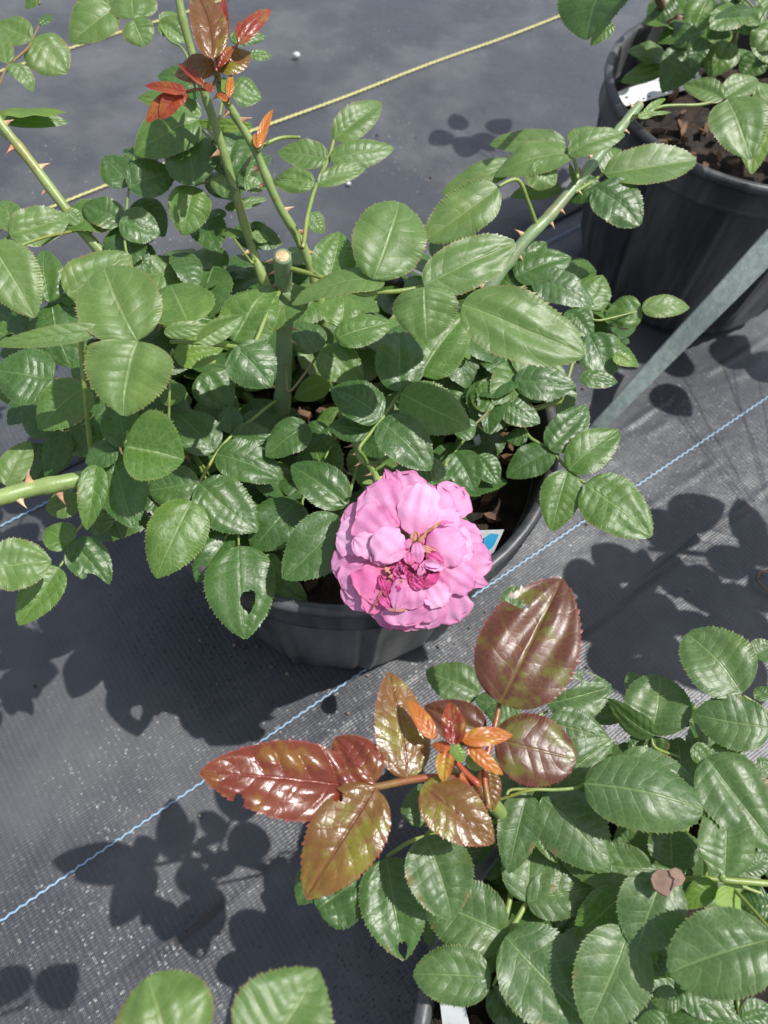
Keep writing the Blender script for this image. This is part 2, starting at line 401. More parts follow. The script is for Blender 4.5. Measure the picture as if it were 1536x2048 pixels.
# ------------------------------------------------------------------ ground: woven weed cloth with coloured marker threads
TH = 0.6963
E1 = np.array([math.cos(TH), math.sin(TH)]); N1 = np.array([-math.sin(TH), math.cos(TH)])
CREASES = [(float(N1 @ U(x, y, 0)[:2]), w_, a_) for x, y, w_, a_ in ((160, 1560, .007, 1.), (60, 1500, .012, -.6), (300, 1900, .006, .8), (900, 1300, .007, .7), (1250, 900, .010, .7), (1200, 1230, .006, .6), (700, 200, .02, .8))]
DARKLINE = float(N1 @ U(220, 1975, 0)[:2])
def cloth_mat():
    mt, n, l, P, out = mat_new('woven_weed_cloth'); b = NB(mt.node_tree); ob = b.coord('Object')
    mp = n.new('ShaderNodeMapping'); mp.inputs['Rotation'].default_value = (0, 0, -TH); l.new(ob, mp.inputs[0])
    # slight irregularity of the weave
    wob = n.new('ShaderNodeTexNoise'); wob.inputs['Scale'].default_value = 25; wob.inputs['Detail'].default_value = 2; l.new(mp.outputs[0], wob.inputs['Vector'])
    vm = n.new('ShaderNodeVectorMath'); vm.operation = 'MULTIPLY_ADD'; l.new(wob.outputs[1], vm.inputs[0]); vm.inputs[1].default_value = (.0035, .0035, 0); l.new(mp.outputs[0], vm.inputs[2])
    sp = n.new('ShaderNodeSeparateXYZ'); l.new(vm.outputs[0], sp.inputs[0])
    X, Y = sp.outputs[0], sp.outputs[1]
    def wave(c, pitch): return b.math('SINE', b.math('MULTIPLY', c, 2 * math.pi / pitch))
    w1 = wave(X, .0046); w2 = wave(X, .00115); w3 = wave(Y, .0024)
    # crossings: each tape crossing tilts a little differently
    sc = n.new('ShaderNodeVectorMath'); sc.operation = 'MULTIPLY'; sc.inputs[1].default_value = (1 / .0018, 1 / .0018, 0); l.new(vm.outputs[0], sc.inputs[0])
    fl = n.new('ShaderNodeVectorMath'); fl.operation = 'FLOOR'; l.new(sc.outputs[0], fl.inputs[0])
    wn_ = n.new('ShaderNodeTexWhiteNoise'); wn_.noise_dimensions = '2D'; l.new(fl.outputs[0], wn_.inputs['Vector'])
    big = b.noise(ob, 7, 5, .6); sm = b.noise(ob, 60, 4, .65)
    dust = b.math('MULTIPLY', b.ramp(big, .40, .68), b.ramp(sm, .3, .7, .5, 1.))
    c = b.mix(b.math('MULTIPLY', dust, .8), (.037, .041, .048), (.084, .089, .095))
    c = b.mix(b.math('MULTIPLY', b.ramp(w1, .2, 1.), .35), c, (.075, .077, .082))
    c = b.mix(b.math('MULTIPLY', b.ramp(w3, .5, 1.), .3), c, (.014, .014, .017))
    c = b.mix(b.math('MULTIPLY', b.ramp(b.noise(ob, 3.5, 4, .6), .45, .7), .5), c, (.100, .102, .104))
    c = b.mix(b.math('MULTIPLY', b.ramp(b.noise(ob, 130, 4, .75), .66, .75), .3), c, (.12, .115, .105))
    l.new(c, P.inputs['Base Color'])
    rgh = b.math('ADD', b.math('MULTIPLY', b.noise(ob, 40, 3), .2), .30); l.new(rgh, P.inputs['Roughness'])
    P.inputs['Specular IOR Level'].default_value = .45; P.inputs['Sheen Weight'].default_value = .30; P.inputs['Sheen Roughness'].default_value = .35
    h = b.math('ADD', b.math('MULTIPLY', w1, .3), b.math('ADD', b.math('MULTIPLY', w3, .35), b.math('MULTIPLY', w2, .18)))
    bn = b.bump(h, .35, .0004)
    spm = n.new('ShaderNodeSeparateXYZ'); l.new(mp.outputs[0], spm.inputs[0])
    yw = b.math('ADD', spm.outputs[1], b.math('MULTIPLY', b.math('SUBTRACT', b.noise(mp.outputs[0], 5, 2), .5), .02))
    ridge = None
    for (y0, wd, am) in CREASES:
        r_ = b.math('MULTIPLY', b.ramp(b.math('ABSOLUTE', b.math('SUBTRACT', yw, y0)), 0., wd, 1, 0), b.math('MULTIPLY', b.ramp(b.noise(mp.outputs[0], 8, 2), .42, .62), am))
        ridge = r_ if ridge is None else b.math('ADD', ridge, r_)
    wr = b.bump(b.math('ADD', b.math('ADD', b.noise(ob, 9, 3), b.math('MULTIPLY', ridge, .16)), b.math('MULTIPLY', b.noise(ob, 40, 3), .18)), .75, .007, bn)
    dk = b.math('MULTIPLY', b.ramp(b.math('ABSOLUTE', b.math('SUBTRACT', yw, DARKLINE)), .001, .006, 1, 0), b.ramp(b.noise(mp.outputs[0], 14, 3), .35, .6, 0, .8))
    c = b.mix(dk, c, (.010, .010, .012)); l.new(c, P.inputs['Base Color'])
    # per-crossing tilt
    tv = n.new('ShaderNodeVectorMath'); tv.operation = 'SUBTRACT'; l.new(wn_.outputs[1], tv.inputs[0]); tv.inputs[1].default_value = (.5, .5, .5)
    pw = b.math('POWER', wn_.outputs[0], 16.); amp = b.math('MULTIPLY_ADD', b.math('MULTIPLY', pw, b.ramp(b.noise(mp.outputs[0], 6, 3), .42, .6, .25, 1.)), .95, .06)
    ts = n.new('ShaderNodeVectorMath'); ts.operation = 'SCALE'; l.new(tv.outputs[0], ts.inputs[0]); l.new(amp, ts.inputs['Scale'])
    ad = n.new('ShaderNodeVectorMath'); ad.operation = 'ADD'; l.new(wr, ad.inputs[0]); l.new(ts.outputs[0], ad.inputs[1])
    nm = n.new('ShaderNodeVectorMath'); nm.operation = 'NORMALIZE'; l.new(ad.outputs[0], nm.inputs[0])
    l.new(nm.outputs[0], P.inputs['Normal'])
    return mt
cm = cloth_mat()
def hz(x, y):       # gentle ripples of the cloth
    return .0012 * math.sin(x * 19 + y * 7) * math.sin(y * 13 - x * 5) + .0008 * math.sin((x * N1[0] + y * N1[1]) * 70 + math.sin(x * 9))
S = 90; xs = np.concatenate([[-60, -15, -5, -2.5], np.linspace(-1.2, 1.6, S), [2.5, 5, 15, 60]]); ys = np.concatenate([[-60, -15, -5, -2], np.linspace(-.7, 2.1, S), [3, 6, 15, 60]])
V = [(x, y, hz(x, y) - .002) for x in xs for y in ys]; ny = len(ys)
F = [[i * ny + j, (i + 1) * ny + j, (i + 1) * ny + j + 1, i * ny + j + 1] for i in range(len(xs) - 1) for j in range(ny - 1)]
g = link('ground', mesh('ground', V, F), cm); g['kind'] = 'structure'; g['label'] = 'black woven weed cloth with blue and yellow marker threads'
def thread_mat(name, a, bcol):
    mt, n, l, P, out = mat_new(name); b = NB(mt.node_tree); ob = b.coord('Object')
    l.new(b.mix(b.ramp(b.noise(ob, 400, 3), .35, .65), a, bcol), P.inputs['Base Color']); P.inputs['Roughness'].default_value = .45; return mt
tb = thread_mat('thread_blue', (.24, .36, .48), (.17, .27, .38)); ty = thread_mat('thread_yellow', (.52, .48, .18), (.38, .36, .14))
def marker(off, mat, wob=0., label=None, hw=.00075):
    n = 900; V = []; F = []
    for i in range(n + 1):
        s = -1.0 + 3.4 * i / n
        zz = (.0006 if i % 2 else -.0006)
        for sd in (-1, 0, 1):
            o_ = off + wob * math.sin(s * 3.1 + off * 9) + zz + sd * hw
            p = E1 * s + N1 * o_
            V.append((p[0], p[1], hz(p[0], p[1]) + (.0008 if sd else .0014)))
    for i in range(n):
        for k in (0, 1): F.append([i * 3 + k, (i + 1) * 3 + k, (i + 1) * 3 + k + 1, i * 3 + k + 1])
    o = link('marker_thread', mesh('marker_thread', V, F), mat, g)
    if label: o['label'] = label
marker(.1465, tb, .003, 'pale blue marker thread woven into the cloth nearest the rose'); marker(.457, tb, .003, 'blue marker thread behind the rose pot')
marker(.511, ty, hw=.0018); marker(.829, ty, .006, hw=.0020); marker(1.137, ty, .004, hw=.0020); marker(-.165, tb); 
# overlapping edge of the next width of cloth
V = []; F = []; n = 160
for i in range(n + 1):
    s = -1 + 3.4 * i / n
    for d, zz in ((0.4795, .0016), (.4815, .0044), (.60, .0040), (.62, -.004)):
        p = E1 * s + N1 * d; V.append((p[0], p[1], hz(p[0], p[1]) + zz - .002 + (.0012 * math.sin(s * 11) if .48 < d < .6 else 0)))
for i in range(n):
    for k in range(3): F.append([i * 4 + k, (i + 1) * 4 + k, (i + 1) * 4 + k + 1, i * 4 + k + 1])
e_ = link('cloth_overlap', mesh('cloth_overlap', V, F), cm, g)

# ------------------------------------------------------------------ pots
def plastic_mat():
    mt, n, l, P, out = mat_new('black_plastic'); b = NB(mt.node_tree); ob = b.coord('Object')
    st = n.new('ShaderNodeMapping'); st.inputs['Scale'].default_value = (1, 1, .12); l.new(ob, st.inputs[0])
    du = b.math('MULTIPLY', b.ramp(b.noise(st.outputs[0], 28, 5, .65), .38, .75), .9)
    c = b.mix(du, (.026, .027, .030), (.105, .108, .110))
    sc_ = b.ramp(b.noise(ob, 120, 4, .7), .70, .76); c = b.mix(b.math('MULTIPLY', sc_, .5), c, (.10, .09, .08))
    l.new(c, P.inputs['Base Color'])
    l.new(b.math('ADD', b.math('MULTIPLY', b.noise(st.outputs[0], 40, 4), .3), .27), P.inputs['Roughness'])
    l.new(b.bump(b.math('ADD', b.noise(ob, 30, 3), b.math('MULTIPLY', b.noise(ob, 300, 2), .08)), .35, .004), P.inputs['Normal'])
    return mt
pm = plastic_mat()
def lathe(prof, ns, rib=None, squash=0., ph=0.):
    V = []; F = []; k = len(prof)
    for i in range(ns):
        th = 2 * math.pi * i / ns
        for (r, z) in prof:
            rr = r + (rib(th, z) if rib else 0); rr *= 1 + squash * math.cos(2 * th + ph) * (.4 + .6 * z / .217)
            V.append((rr * math.cos(th), rr * math.sin(th), z))
    for i in range(ns):
        j = (i + 1) % ns
        for q in range(k - 1): F.append([i * k + q, j * k + q, j * k + q + 1, i * k + q + 1])
    return V, F
HP, RP, RB = .217, .140, .113
def soil_mat():
    mt, n, l, P, out = mat_new('potting_soil'); b = NB(mt.node_tree); ob = b.coord('Object')
    c = b.mix(b.ramp(b.noise(ob, 120, 5, .7), .4, .65), (.012, .009, .007), (.045, .028, .018)); l.new(c, P.inputs['Base Color'])
    P.inputs['Roughness'].default_value = .9; l.new(b.bump(b.noise(ob, 180, 5, .7), 1., .006), P.inputs['Normal']); return mt
def bark_mat():
    mt, n, l, P, out = mat_new('bark_chip'); b = NB(mt.node_tree); ob = b.coord('Object')
    c = b.mix(b.ramp(b.noise(ob, 60, 4, .7), .35, .65), (.050, .028, .016), (.15, .078, .036)); c = b.mix(b.ramp(b.noise(ob, 25, 2), .5, .6), c, (.055, .03, .018))
    l.new(c, P.inputs['Base Color']); P.inputs['Roughness'].default_value = .8
    l.new(b.bump(b.noise(ob, 300, 4), .7, .002), P.inputs['Normal']); return mt
smat = soil_mat(); bkm = bark_mat()
def make_pot(loc, label, ph, where, chips=70, seed=1):
    t = thing('plant_pot', label, 'plant pot', loc, 'black nursery pots'); rng = random.Random(seed)
    def rib(th, z):
        if z > HP - .030: return 0
        a = (th * 12 / (2 * math.pi)) % 1.0; e = min(1, z / .02) * min(1, (HP - .030 - z) / .02 + .25)
        return (.0036 * math.exp(-((a - .5) / .05) ** 2) - .0030 * math.exp(-((a - .36) / .03) ** 2) - .0018 * math.cos(2 * math.pi * a)) * e - .0015 * math.sin(math.pi * a) ** 8 * (z < .05)
    prof = [(.02, .003), (RB - .012, .002), (RB - .003, .006), (RB, .014)] + [(RB + (RP - .005 - RB) * (z / (HP - .03)), z) for z in np.linspace(.03, HP - .037, 12)]
    prof += [(RP - .0052, HP - .034)]
    V, F = lathe(prof, 420, rib, .012, ph); link('pot_wall', mesh('pot_wall', V, F), pm, t)
    prof = [(RP - .0070, HP - .0335), (RP + .0012, HP - .033), (RP + .0026, HP - .031), (RP + .0012, HP - .029), (RP + .0012, HP - .026), (RP - .0002, HP - .021), (RP - .0002, HP - .010), (RP + .003, HP - .0085), (RP + .0048, HP - .005), (RP + .0040, HP - .001), (RP + .001, HP),
            (RP - .0025, HP - .001), (RP - .004, HP - .008), (RP - .008, HP - .05), (RP - .011, HP - .075)]
    V, F = lathe(prof, 144, None, .012, ph); link('pot_rim', mesh('pot_rim', V, F), pm, t)
    # soil with bark
    V = [(0, 0, HP - .038)]; F = []; rings = 14; ns = 60
    for i in range(1, rings + 1):
        for k in range(ns):
            r = (RP - .0075) * i / rings; th = 2 * math.pi * k / ns; rr = r * (1 + .012 * math.cos(2 * th + ph))
            V.append((rr * math.cos(th), rr * math.sin(th), HP - .045 + .006 * math.sin(th * 3 + i * .7) * math.sin(i * 1.3) + rng.uniform(-.002, .002) - .004 * (i == rings)))
    for k in range(ns): F.append([0, 1 + k, 1 + (k + 1) % ns])
    for i in range(rings - 1):
        for k in range(ns): a = 1 + i * ns; F.append([a + k, a + ns + k, a + ns + (k + 1) % ns, a + (k + 1) % ns])
    so_ = link('potting_soil', mesh('potting_soil', V, F), smat); so_.location = loc; so_['kind'] = 'stuff'
    tag(so_, 'dark potting soil ' + where, 'soil')
    V = []; F = []
    for i in range(chips):
        r = (RP - .02) * math.sqrt(rng.random()); th = rng.uniform(0, 6.283); c = np.array([r * math.cos(th), r * math.sin(th), HP - .040 + rng.uniform(0, .004)])
        a = rng.uniform(0, 6.28); L = rng.uniform(.003, .011); W = L * rng.uniform(.25, .6); H = rng.uniform(.0015, .004); tl = rng.uniform(-.5, .5)
        e1 = np.array([math.cos(a), math.sin(a), tl]); e2 = np.array([-math.sin(a), math.cos(a), rng.uniform(-.4, .4)]); e3 = np.array([0, 0, 1.])
        k = len(V)
        for z_ in (-1, 1):
            for q in range(6):
                an = q * math.pi / 3 + rng.uniform(-.25, .25); V.append(c + e1 * math.cos(an) * L + e2 * math.sin(an) * W + e3 * z_ * H)
        F.append([k + q for q in range(5, -1, -1)]); F.append([k + 6 + q for q in range(6)])
        for q in range(6): F.append([k + q, k + (q + 1) % 6, k + 6 + (q + 1) % 6, k + 6 + q])
    bo = link('bark_mulch', mesh('bark_mulch', V, F, smooth=False), bkm); bo.location = loc; bo['kind'] = 'stuff'; tag(bo, 'brown bark chips ' + where, 'bark')
    return t
POT1 = (-.0322, .2977, 0); POT2 = (.3205, .712, 0)
p3 = U(1480, 2200, HP); POT3 = (p3[0], p3[1], 0); POT4 = (.60, .34, 0)
make_pot(POT1, 'black ribbed nursery pot standing under the pink rose', .6, 'in the pot under the pink rose', 130, 1)
make_pot(POT2, 'black ribbed nursery pot at the top right, seen nearly whole', 1.4, 'in the pot at the top right', 70, 2)
make_pot(POT3, 'black nursery pot in the bottom right corner, hidden beneath leaves', 0., 'in the pot in the bottom right corner', 60, 3)

# ------------------------------------------------------------------ stake, plant tags and litter
def stake():
    a = U(1182, 868, .0); b_ = U(1536, 497, .17); d = nrm(b_ - a); top = a + d * (np.linalg.norm(b_ - a) * 1.05)
    mid = (a + b_) / 2; v = nrm(CAM - mid); nn = nrm(.45 * v + .55 * np.array(SUND)); nn = nrm(nn - d * (nn @ d)); s = np.cross(d, nn)
    hw, ht = .0082, .0028; bev = .0008; prof = [(-hw + bev, -ht), (hw - bev, -ht), (hw, -ht + bev), (hw, ht - bev), (hw - bev, ht), (-hw + bev, ht), (-hw, ht - bev), (-hw, -ht + bev)]
    V = []; F = []; N = 24
    for i in range(N + 1):
        p = a + (top - a) * i / N - np.array([0, 0, .003]) * (i == 0)
        p = p + nn * .002 * math.sin(i * .45)
        for (x, y) in prof: V.append(p + s * x * (.78 + .72 * i / N) + nn * y)
    for i in range(N):
        for k in range(8): F.append([i * 8 + k, i * 8 + (k + 1) % 8, (i + 1) * 8 + (k + 1) % 8, (i + 1) * 8 + k])
    F.append(list(range(8))[::-1]); F.append([N * 8 + k for k in range(8)])
    mt, n, l, P, out = mat_new('stake_paint'); b = NB(mt.node_tree); ob = b.coord('Object')
    mp = n.new('ShaderNodeMapping'); mp.inputs['Scale'].default_value = (1, 1, .3); l.new(ob, mp.inputs[0])
    c = b.mix(b.ramp(b.noise(mp.outputs[0], 160, 5, .7), .35, .7), (.155, .195, .188), (.24, .285, .272)); c = b.mix(b.ramp(b.noise(ob, 350, 3), .66, .74), c, (.38, .42, .40))
    l.new(c, P.inputs['Base Color']); P.inputs['Roughness'].default_value = .5; l.new(b.bump(b.noise(mp.outputs[0], 400, 4), .4, .0008), P.inputs['Normal'])
    tag(link('plant_stake', mesh('plant_stake', V, F, smooth=False), mt), 'flat grey green stake leaning across the right edge beside the rose pot', 'stake')
stake()
def plain(name, col, rough=.5, col2=None, sc=80):
    mt, n, l, P, out = mat_new(name); b = NB(mt.node_tree); ob = b.coord('Object')
    l.new(b.mix(b.ramp(b.noise(ob, sc, 4, .6), .4, .7), col, col2 or tuple(c * .8 for c in col)), P.inputs['Base Color']); P.inputs['Roughness'].default_value = rough
    l.new(b.bump(b.noise(ob, sc * 4, 3), .2, .0006), P.inputs['Normal']); return mt
white = plain('tag_white', (.50, .52, .52), .45); tblue = plain('tag_blue', (.03, .28, .50), .4); tdark = plain('tag_soil_specks', (.03, .025, .02), .8); tgrey = plain('tag_grey_print', (.42, .45, .42), .5)
def quad_card(corners, th=.0006):
    c = [np.array(x, float) for x in corners]; n = nrm(np.cross(c[1] - c[0], c[3] - c[0])); n = n if n @ (CAM - c[0]) > 0 else -n
    V = c + [x - n * th for x in c]
    return V, [[0, 1, 2, 3], [7, 6, 5, 4], [0, 4, 5, 1], [1, 5, 6, 2], [2, 6, 7, 3], [3, 7, 4, 0]], n
def card(px4, z4, label, marks=()):
    cs = [U(x, y, z) for (x, y), z in zip(px4, z4)]
    V, F, n = quad_card(cs); t = link('plant_tag', mesh('plant_tag', V, F, smooth=False), white); tag(t, label, 'plant tag', 'white plant tags in the pots')
    c = [np.array(x) for x in cs]
    for nm_, mt, poly in marks:
        P = []
        for (a, b_) in poly: P.append((c[0] * (1 - a) * (1 - b_) + c[1] * a * (1 - b_) + c[2] * a * b_ + c[3] * (1 - a) * b_) + n * .0004)
        link(nm_, mesh(nm_, P, [list(range(len(P)))], smooth=False), mt, t)
rs = random.Random(5)
card([(943, 1062), (1008, 1060), (984, 1112), (935, 1118)], (.222, .222, .206, .206), 'white plant tag with a blue mark tucked behind the pink rose',
     [('blue_mark', tblue, [(.45, .25), (.62, .1), (.9, .15), (.88, .6), (.7, .8), (.5, .7)]), ('grey_print', tgrey, [(.2, .1), (.4, .1), (.4, .5), (.2, .6)])])
card([(947, 878), (958, 868), (969, 902), (955, 905)], (.21, .21, .19, .19), 'small white plant tag stub standing in the soil right of the rose cane')
def specks(n):
    out = []
    for i in range(n):
        a, b_ = rs.uniform(.05, .95), rs.uniform(.15, .9); r = rs.uniform(.012, .035); out.append(('soil_speck', tdark, [(a + r * .7 * math.cos(q), b_ + r * 2 * math.sin(q)) for q in np.linspace(0, 6.28, 6, endpoint=False)]))
    return out
card([(1228, 186), (1388, 132), (1412, 168), (1252, 212)], (.190, .184, .181, .184), 'white plant tag speckled with soil lying in the top right pot', specks(14))
card([(880, 2005), (925, 1990), (945, 2075), (890, 2090)], (.226, .226, .20, .20), 'white plant tag standing at the rim of the bottom right pot')
def pebble(p, r, name, mat, label, cat, sx=1, sy=1, sz=.6, seed=1):
    rng = random.Random(seed); V = []; F = []; nu, nv = 12, 8
    for j in range(nv + 1):
        for i in range(nu):
            th = 2 * math.pi * i / nu; f_ = math.pi * j / nv; q = 1 + .15 * math.sin(3 * th + f_ * 2 + seed) + .08 * math.sin(5 * th - f_)
            V.append((p[0] + r * sx * q * math.sin(f_) * math.cos(th), p[1] + r * sy * q * math.sin(f_) * math.sin(th), p[2] + r * sz * math.cos(f_)))
    for j in range(nv):
        for i in range(nu): F.append([j * nu + i, j * nu + (i + 1) % nu, (j + 1) * nu + (i + 1) % nu, (j + 1) * nu + i][::-1])
    tag(link(name, mesh(name, V, F), mat), label, cat)
pebble(U(593, 110, .004), .0055, 'pebble', white, 'small white pebble on the cloth beside the upper yellow thread', 'pebble', 1, .8, .7, 2)
stone = plain('stone_grey', (.30, .28, .25), .8)
pebble(U(751, 1303, .003), .003, 'pebble', stone, 'tiny grey stone on the cloth against the rose pot', 'pebble', 1, 1, .7, 4)
pebble(U(697, 367, .003), .003, 'pebble', white, 'tiny white pebble on the cloth behind the tall canes', 'pebble', 1, 1, .7, 6)
V, F, _, _ = tube([U(1556, 1192, .002), U(1530, 1178, .003), U(1515, 1160, .006), U(1522, 1144, .008), U(1548, 1140, .004)], .0010, 7, 8)
tag(link('dry_twig', mesh('dry_twig', V, F), M['wood']), 'curled brown dry twig on the cloth at the right edge', 'twig')

# crumbs of soil and bark on the cloth round the pots
V = []; F = []; rng = random.Random(21)
for i in range(110):
    if i < 35: a = rng.uniform(0, 6.28); r = RB + abs(rng.gauss(0, .02)) + .003; x, y = POT1[0] + r * math.cos(a), POT1[1] + r * math.sin(a)
    else: x, y = rng.uniform(-.35, .4), rng.uniform(-.05, .95)
    q = rng.uniform(.0005, .0016); k_ = len(V)
    for z_ in (0, 1):
        for e in range(5): an = e * 1.257 + rng.uniform(-.3, .3); V.append((x + q * (1 - .3 * z_) * math.cos(an) * 1.3, y + q * (1 - .3 * z_) * math.sin(an), hz(x, y) - .001 + z_ * (q + .0008)))
    F.append([k_ + 5 + e for e in range(5)])
    for e in range(5): F.append([k_ + e, k_ + (e + 1) % 5, k_ + 5 + (e + 1) % 5, k_ + 5 + e])
cr_ = link('soil_crumbs', mesh('soil_crumbs', V, F, smooth=False), plain('crumb_brown', (.20, .16, .12), .9, (.06, .045, .03), 30)); cr_['kind'] = 'stuff'
tag(cr_, 'tiny crumbs of soil scattered over the grey cloth', 'soil crumbs')

# ------------------------------------------------------------------ the rose bush in the middle
cb = Bush('rose_bush', 'large green rose bush with a single pink rose, growing in the middle pot', (POT1[0], POT1[1], HP - .04))
S_ = 'S'
cb.cane([(565, 512, .352), (568, 600, .315), (568, 700, .27), (563, 850, .2), (562, 870, .17)], [.0047, .0047, .0050, .0056, .0058], 'stemg', 16, True, label='thick grey green cane cut off flat at the top', ns=18)
cb.cane([(433, 138, .378), (441, 180, .366), (462, 218, .355), (510, 300, .335), (555, 405, .31), (612, 508, .28), (645, 640, .24), (640, 800, .17)], [.0018, .0020, .0023, .0024, .0026, .0030, .0036, .0044], 'stem', 16)
cb.cane([(352, -40, .40), (366, 40, .385), (400, 160, .36), (440, 280, .33), (475, 400, .30), (502, 490, .275), (530, 570, .255), (580, 720, .20), (590, 800, .17)], [.0022, .0023, .0024, .0026, .0028, .0030, .0034, .0038, .004], 'stem', 7)
cb.cane([(-90, 120, .36), (0, 246, .335), (60, 322, .32), (130, 415, .302), (188, 488, .288), (330, 640, .245), (500, 800, .18)], [.0028, .0029, .0030, .0032, .0036, .0040, .0044], 'stem', 10)
cb.cane([(1278, 211, .300), (1232, 268, .293), (1178, 336, .285), (1104, 426, .272), (1030, 505, .258), (900, 690, .215), (800, 830, .17)], [.0034, .0035, .0038, .0040, .0044, .0048, .0052], 'stemg', 14, 'slant', ns=16)
cb.cane([(-90, 1012, .285), (0, 995, .283), (62, 978, .28), (164, 957, .275), (300, 915, .25), (480, 870, .17)], [.0044] * 4 + [.0048, .005], 'stem', 9, tl=.0068)
cb.cane([(770, 1010, .268), (757, 968, .266), (745, 940, .262), (719, 912, .256), (712, 886, .25), (690, 850, .22), (680, 810, .17)], [.0018, .0018, .0018, .002, .0024, .0026, .003], 'stem', 8, tl=.005)
cb.cane([(820, 893, .255), (780, 911, .254), (745, 928, .250), (719, 912, .247)], [.0010, .0012, .0014, .0016], 'stem', 2, tl=.004)
cb.cane([(1123, 803, .235), (1065, 819, .228), (1000, 843, .22), (936, 858, .21), (860, 870, .17)], [.0014, .0018, .002, .0022, .0026], 'stemd', 6, tl=.004)
T = dict
# --- top left leaves hanging from the leftmost cane's upper branch
cb.comp('A', .335, [(190, 120), (155, 190), (130, 235), (38, 320), (0, 400), (-60, 520)], [
    (152, 192, 322, 350, 190, None, T(c='l', curl=.3, prof=(.48, .70))), (150, 188, -25, 118, 130, -.004, T(c='l')), (190, 118, 250, 75, 45, 0, T(c='d')),
    (36, 305, 5, 150, 85, 0, T(c='l')), (48, 308, 160, 442, 75, .003, T(c='l', bow=.08))], 'stemb', 'l', attach=False)
cb.comp('A', .335, [(640, 90), (548, 48), (470, 20), (380, -60)], [
    (546, 46, 342, 206, 200, .004, T(c='l')), (548, 42, 365, -20, 120, .002), (640, 92, 700, 222, 205, .006, T(prof=(.5, .7))), (640, 90, 622, -60, 210, .003)], 'stemd', 'l', attach=False)
cb.comp('A', .330, [(760, 108), (812, 192), (880, 240)], [(762, 112, 905, 205, 100, 0, T(fold=.4)), (765, 100, 850, 66, 50, -.003)], 'stemd', 'l')
cb.comp('A', .34, [(190, 20), (185, -60)], [(190, -20, 125, 42, 65, 0, T(c='l'))], 'stemb', attach=False)
cb.comp('A', .315, [(0, 555), (-60, 590)], [(-20, 545, 320, 540, 85, .012, T(c='y', roll=-50, fold=.1)), (-20, 560, 328, 588, 85, 0, T(c='g', roll=10))], 'stemd')
# --- bronze young shoot on top of the tall cane
cb.comp('A', .385, [(1030, 290), (1040, 340)], [(1022, 284, 935, -40, 150, .006, T(c='o', fold=.3, bow=-.05))], 'stemr')
cb.comp('A', .385, [(1085, 205), (1060, 300)], [(1085, 206, 1078, -15, 46, .006, T(c='c', fold=.5))], 'stemr')
cb.comp('A', .385, [(1145, 205), (1055, 320)], [(1147, 206, 1300, 46, 80, .006, T(c='c')), (1140, 190, 1150, 95, 26, .004, T(c='c'))], 'stemr')
cb.comp('A', .380, [(1032, 325), (1048, 360)], [(1032, 326, 833, 345, 120, 0, T(c='o', tipdrop=.1)), (1050, 342, 1202, 252, 125, 0, T(c='o')), (1050, 322, 1125, 222, 50, .005, T(c='c', fold=.5))], 'stemr')
cb.comp('A', .375, [(890, 438), (960, 428), (1015, 432)], [(976, 410, 858, 308, 36, .004, T(c='c', fold=.6)), (1020, 442, 975, 398, 34, .002, T(c='c')), (892, 440, 698, 412, 52, .004, T(c='c')),
    (886, 436, 772, 572, 90, .002, T(c='c', fold=.3)), (812, 450, 702, 590, 70, 0, T(c='c'))], 'stemr')
cb.comp('A', .372, [(1100, 470), (1095, 500)], [(1098, 470, 1108, 352, 34, .003, T(c='k', teeth=0)), (1090, 485, 1040, 450, 28, .003, T(c='k', teeth=0)), (1075, 445, 1075, 370, 28, .004, T(c='y', teeth=0))], 'stemr')
cb.comp('A', .340, [(1240, 700), (1238, 725)], [(1240, 712, 1308, 528, 42, 0, T(c='k', fold=.6)), (1240, 708, 1262, 620, 30, .002, T(c='k')), (1236, 710, 1225, 640, 26, .002, T(c='k'))], 'stemd')
cb.comp('A', .338, [(1442, 659), (1350, 662), (1270, 694), (1238, 720)], [(1270, 692, 1300, 672, 8, .001, T(c='y', teeth=0))], 'stemd', rad=.0012)
cb.comp('B', .315, [(430, 458), (402, 558), (340, 690), (295, 850), (270, 1010)], [(430, 458, 672, 268, 150), (400, 555, 143, 522, 135), (412, 560, 738, 500, 135, .002), (330, 688, 108, 652, 118, 0, T(bumps=.12, tipdrop=.15)),
    (345, 686, 592, 608, 92), (298, 838, 378, 936, 88)], 'stemd', 'l', rad=.0013)
# --- leaves round the tall canes, upper left
cb.comp('A', .325, [(950, 575), (1000, 620)], [(950, 575, 648, 742, 215, .004, T(c='g')), (970, 550, 662, 470, 105, -.01, T(c='l'))], 'stemd')
cb.comp('A', .335, [(1110, 430), (1075, 470)], [(1112, 425, 1256, 472, 120), (960, 400, 756, 365, 100, -.006, T(c='d')), (1100, 190, 1278, 178, 75, -.004, T(c='d')), (1195, 270, 1306, 266, 50, -.004), (960, 470, 870, 430, 50, -.01, T(c='d'))], 'stemd', 'g')
cb.comp('A', .32, [(1030, 680), (950, 600)], [(1212, 605, 920, 588, 60, .006, T(c='y', roll=-35))], 'stemd')
cb.comp('A', .305, [(935, 890), (1075, 845), (1140, 800)], [(935, 888, 882, 615, 218, .006, T(c='d', bumps=.07)), (1076, 842, 1150, 628, 185, .006, T(c='d', bumps=.07)), (932, 894, 880, 1132, 190, 0, T(c='g')), (1080, 838, 1082, 950, 178, .008, T(c='l')),
    (1165, 870, 1268, 906, 68, 0, T(c='g')), (1170, 850, 1212, 768, 52, 0, T(c='g'))], 'stemd')
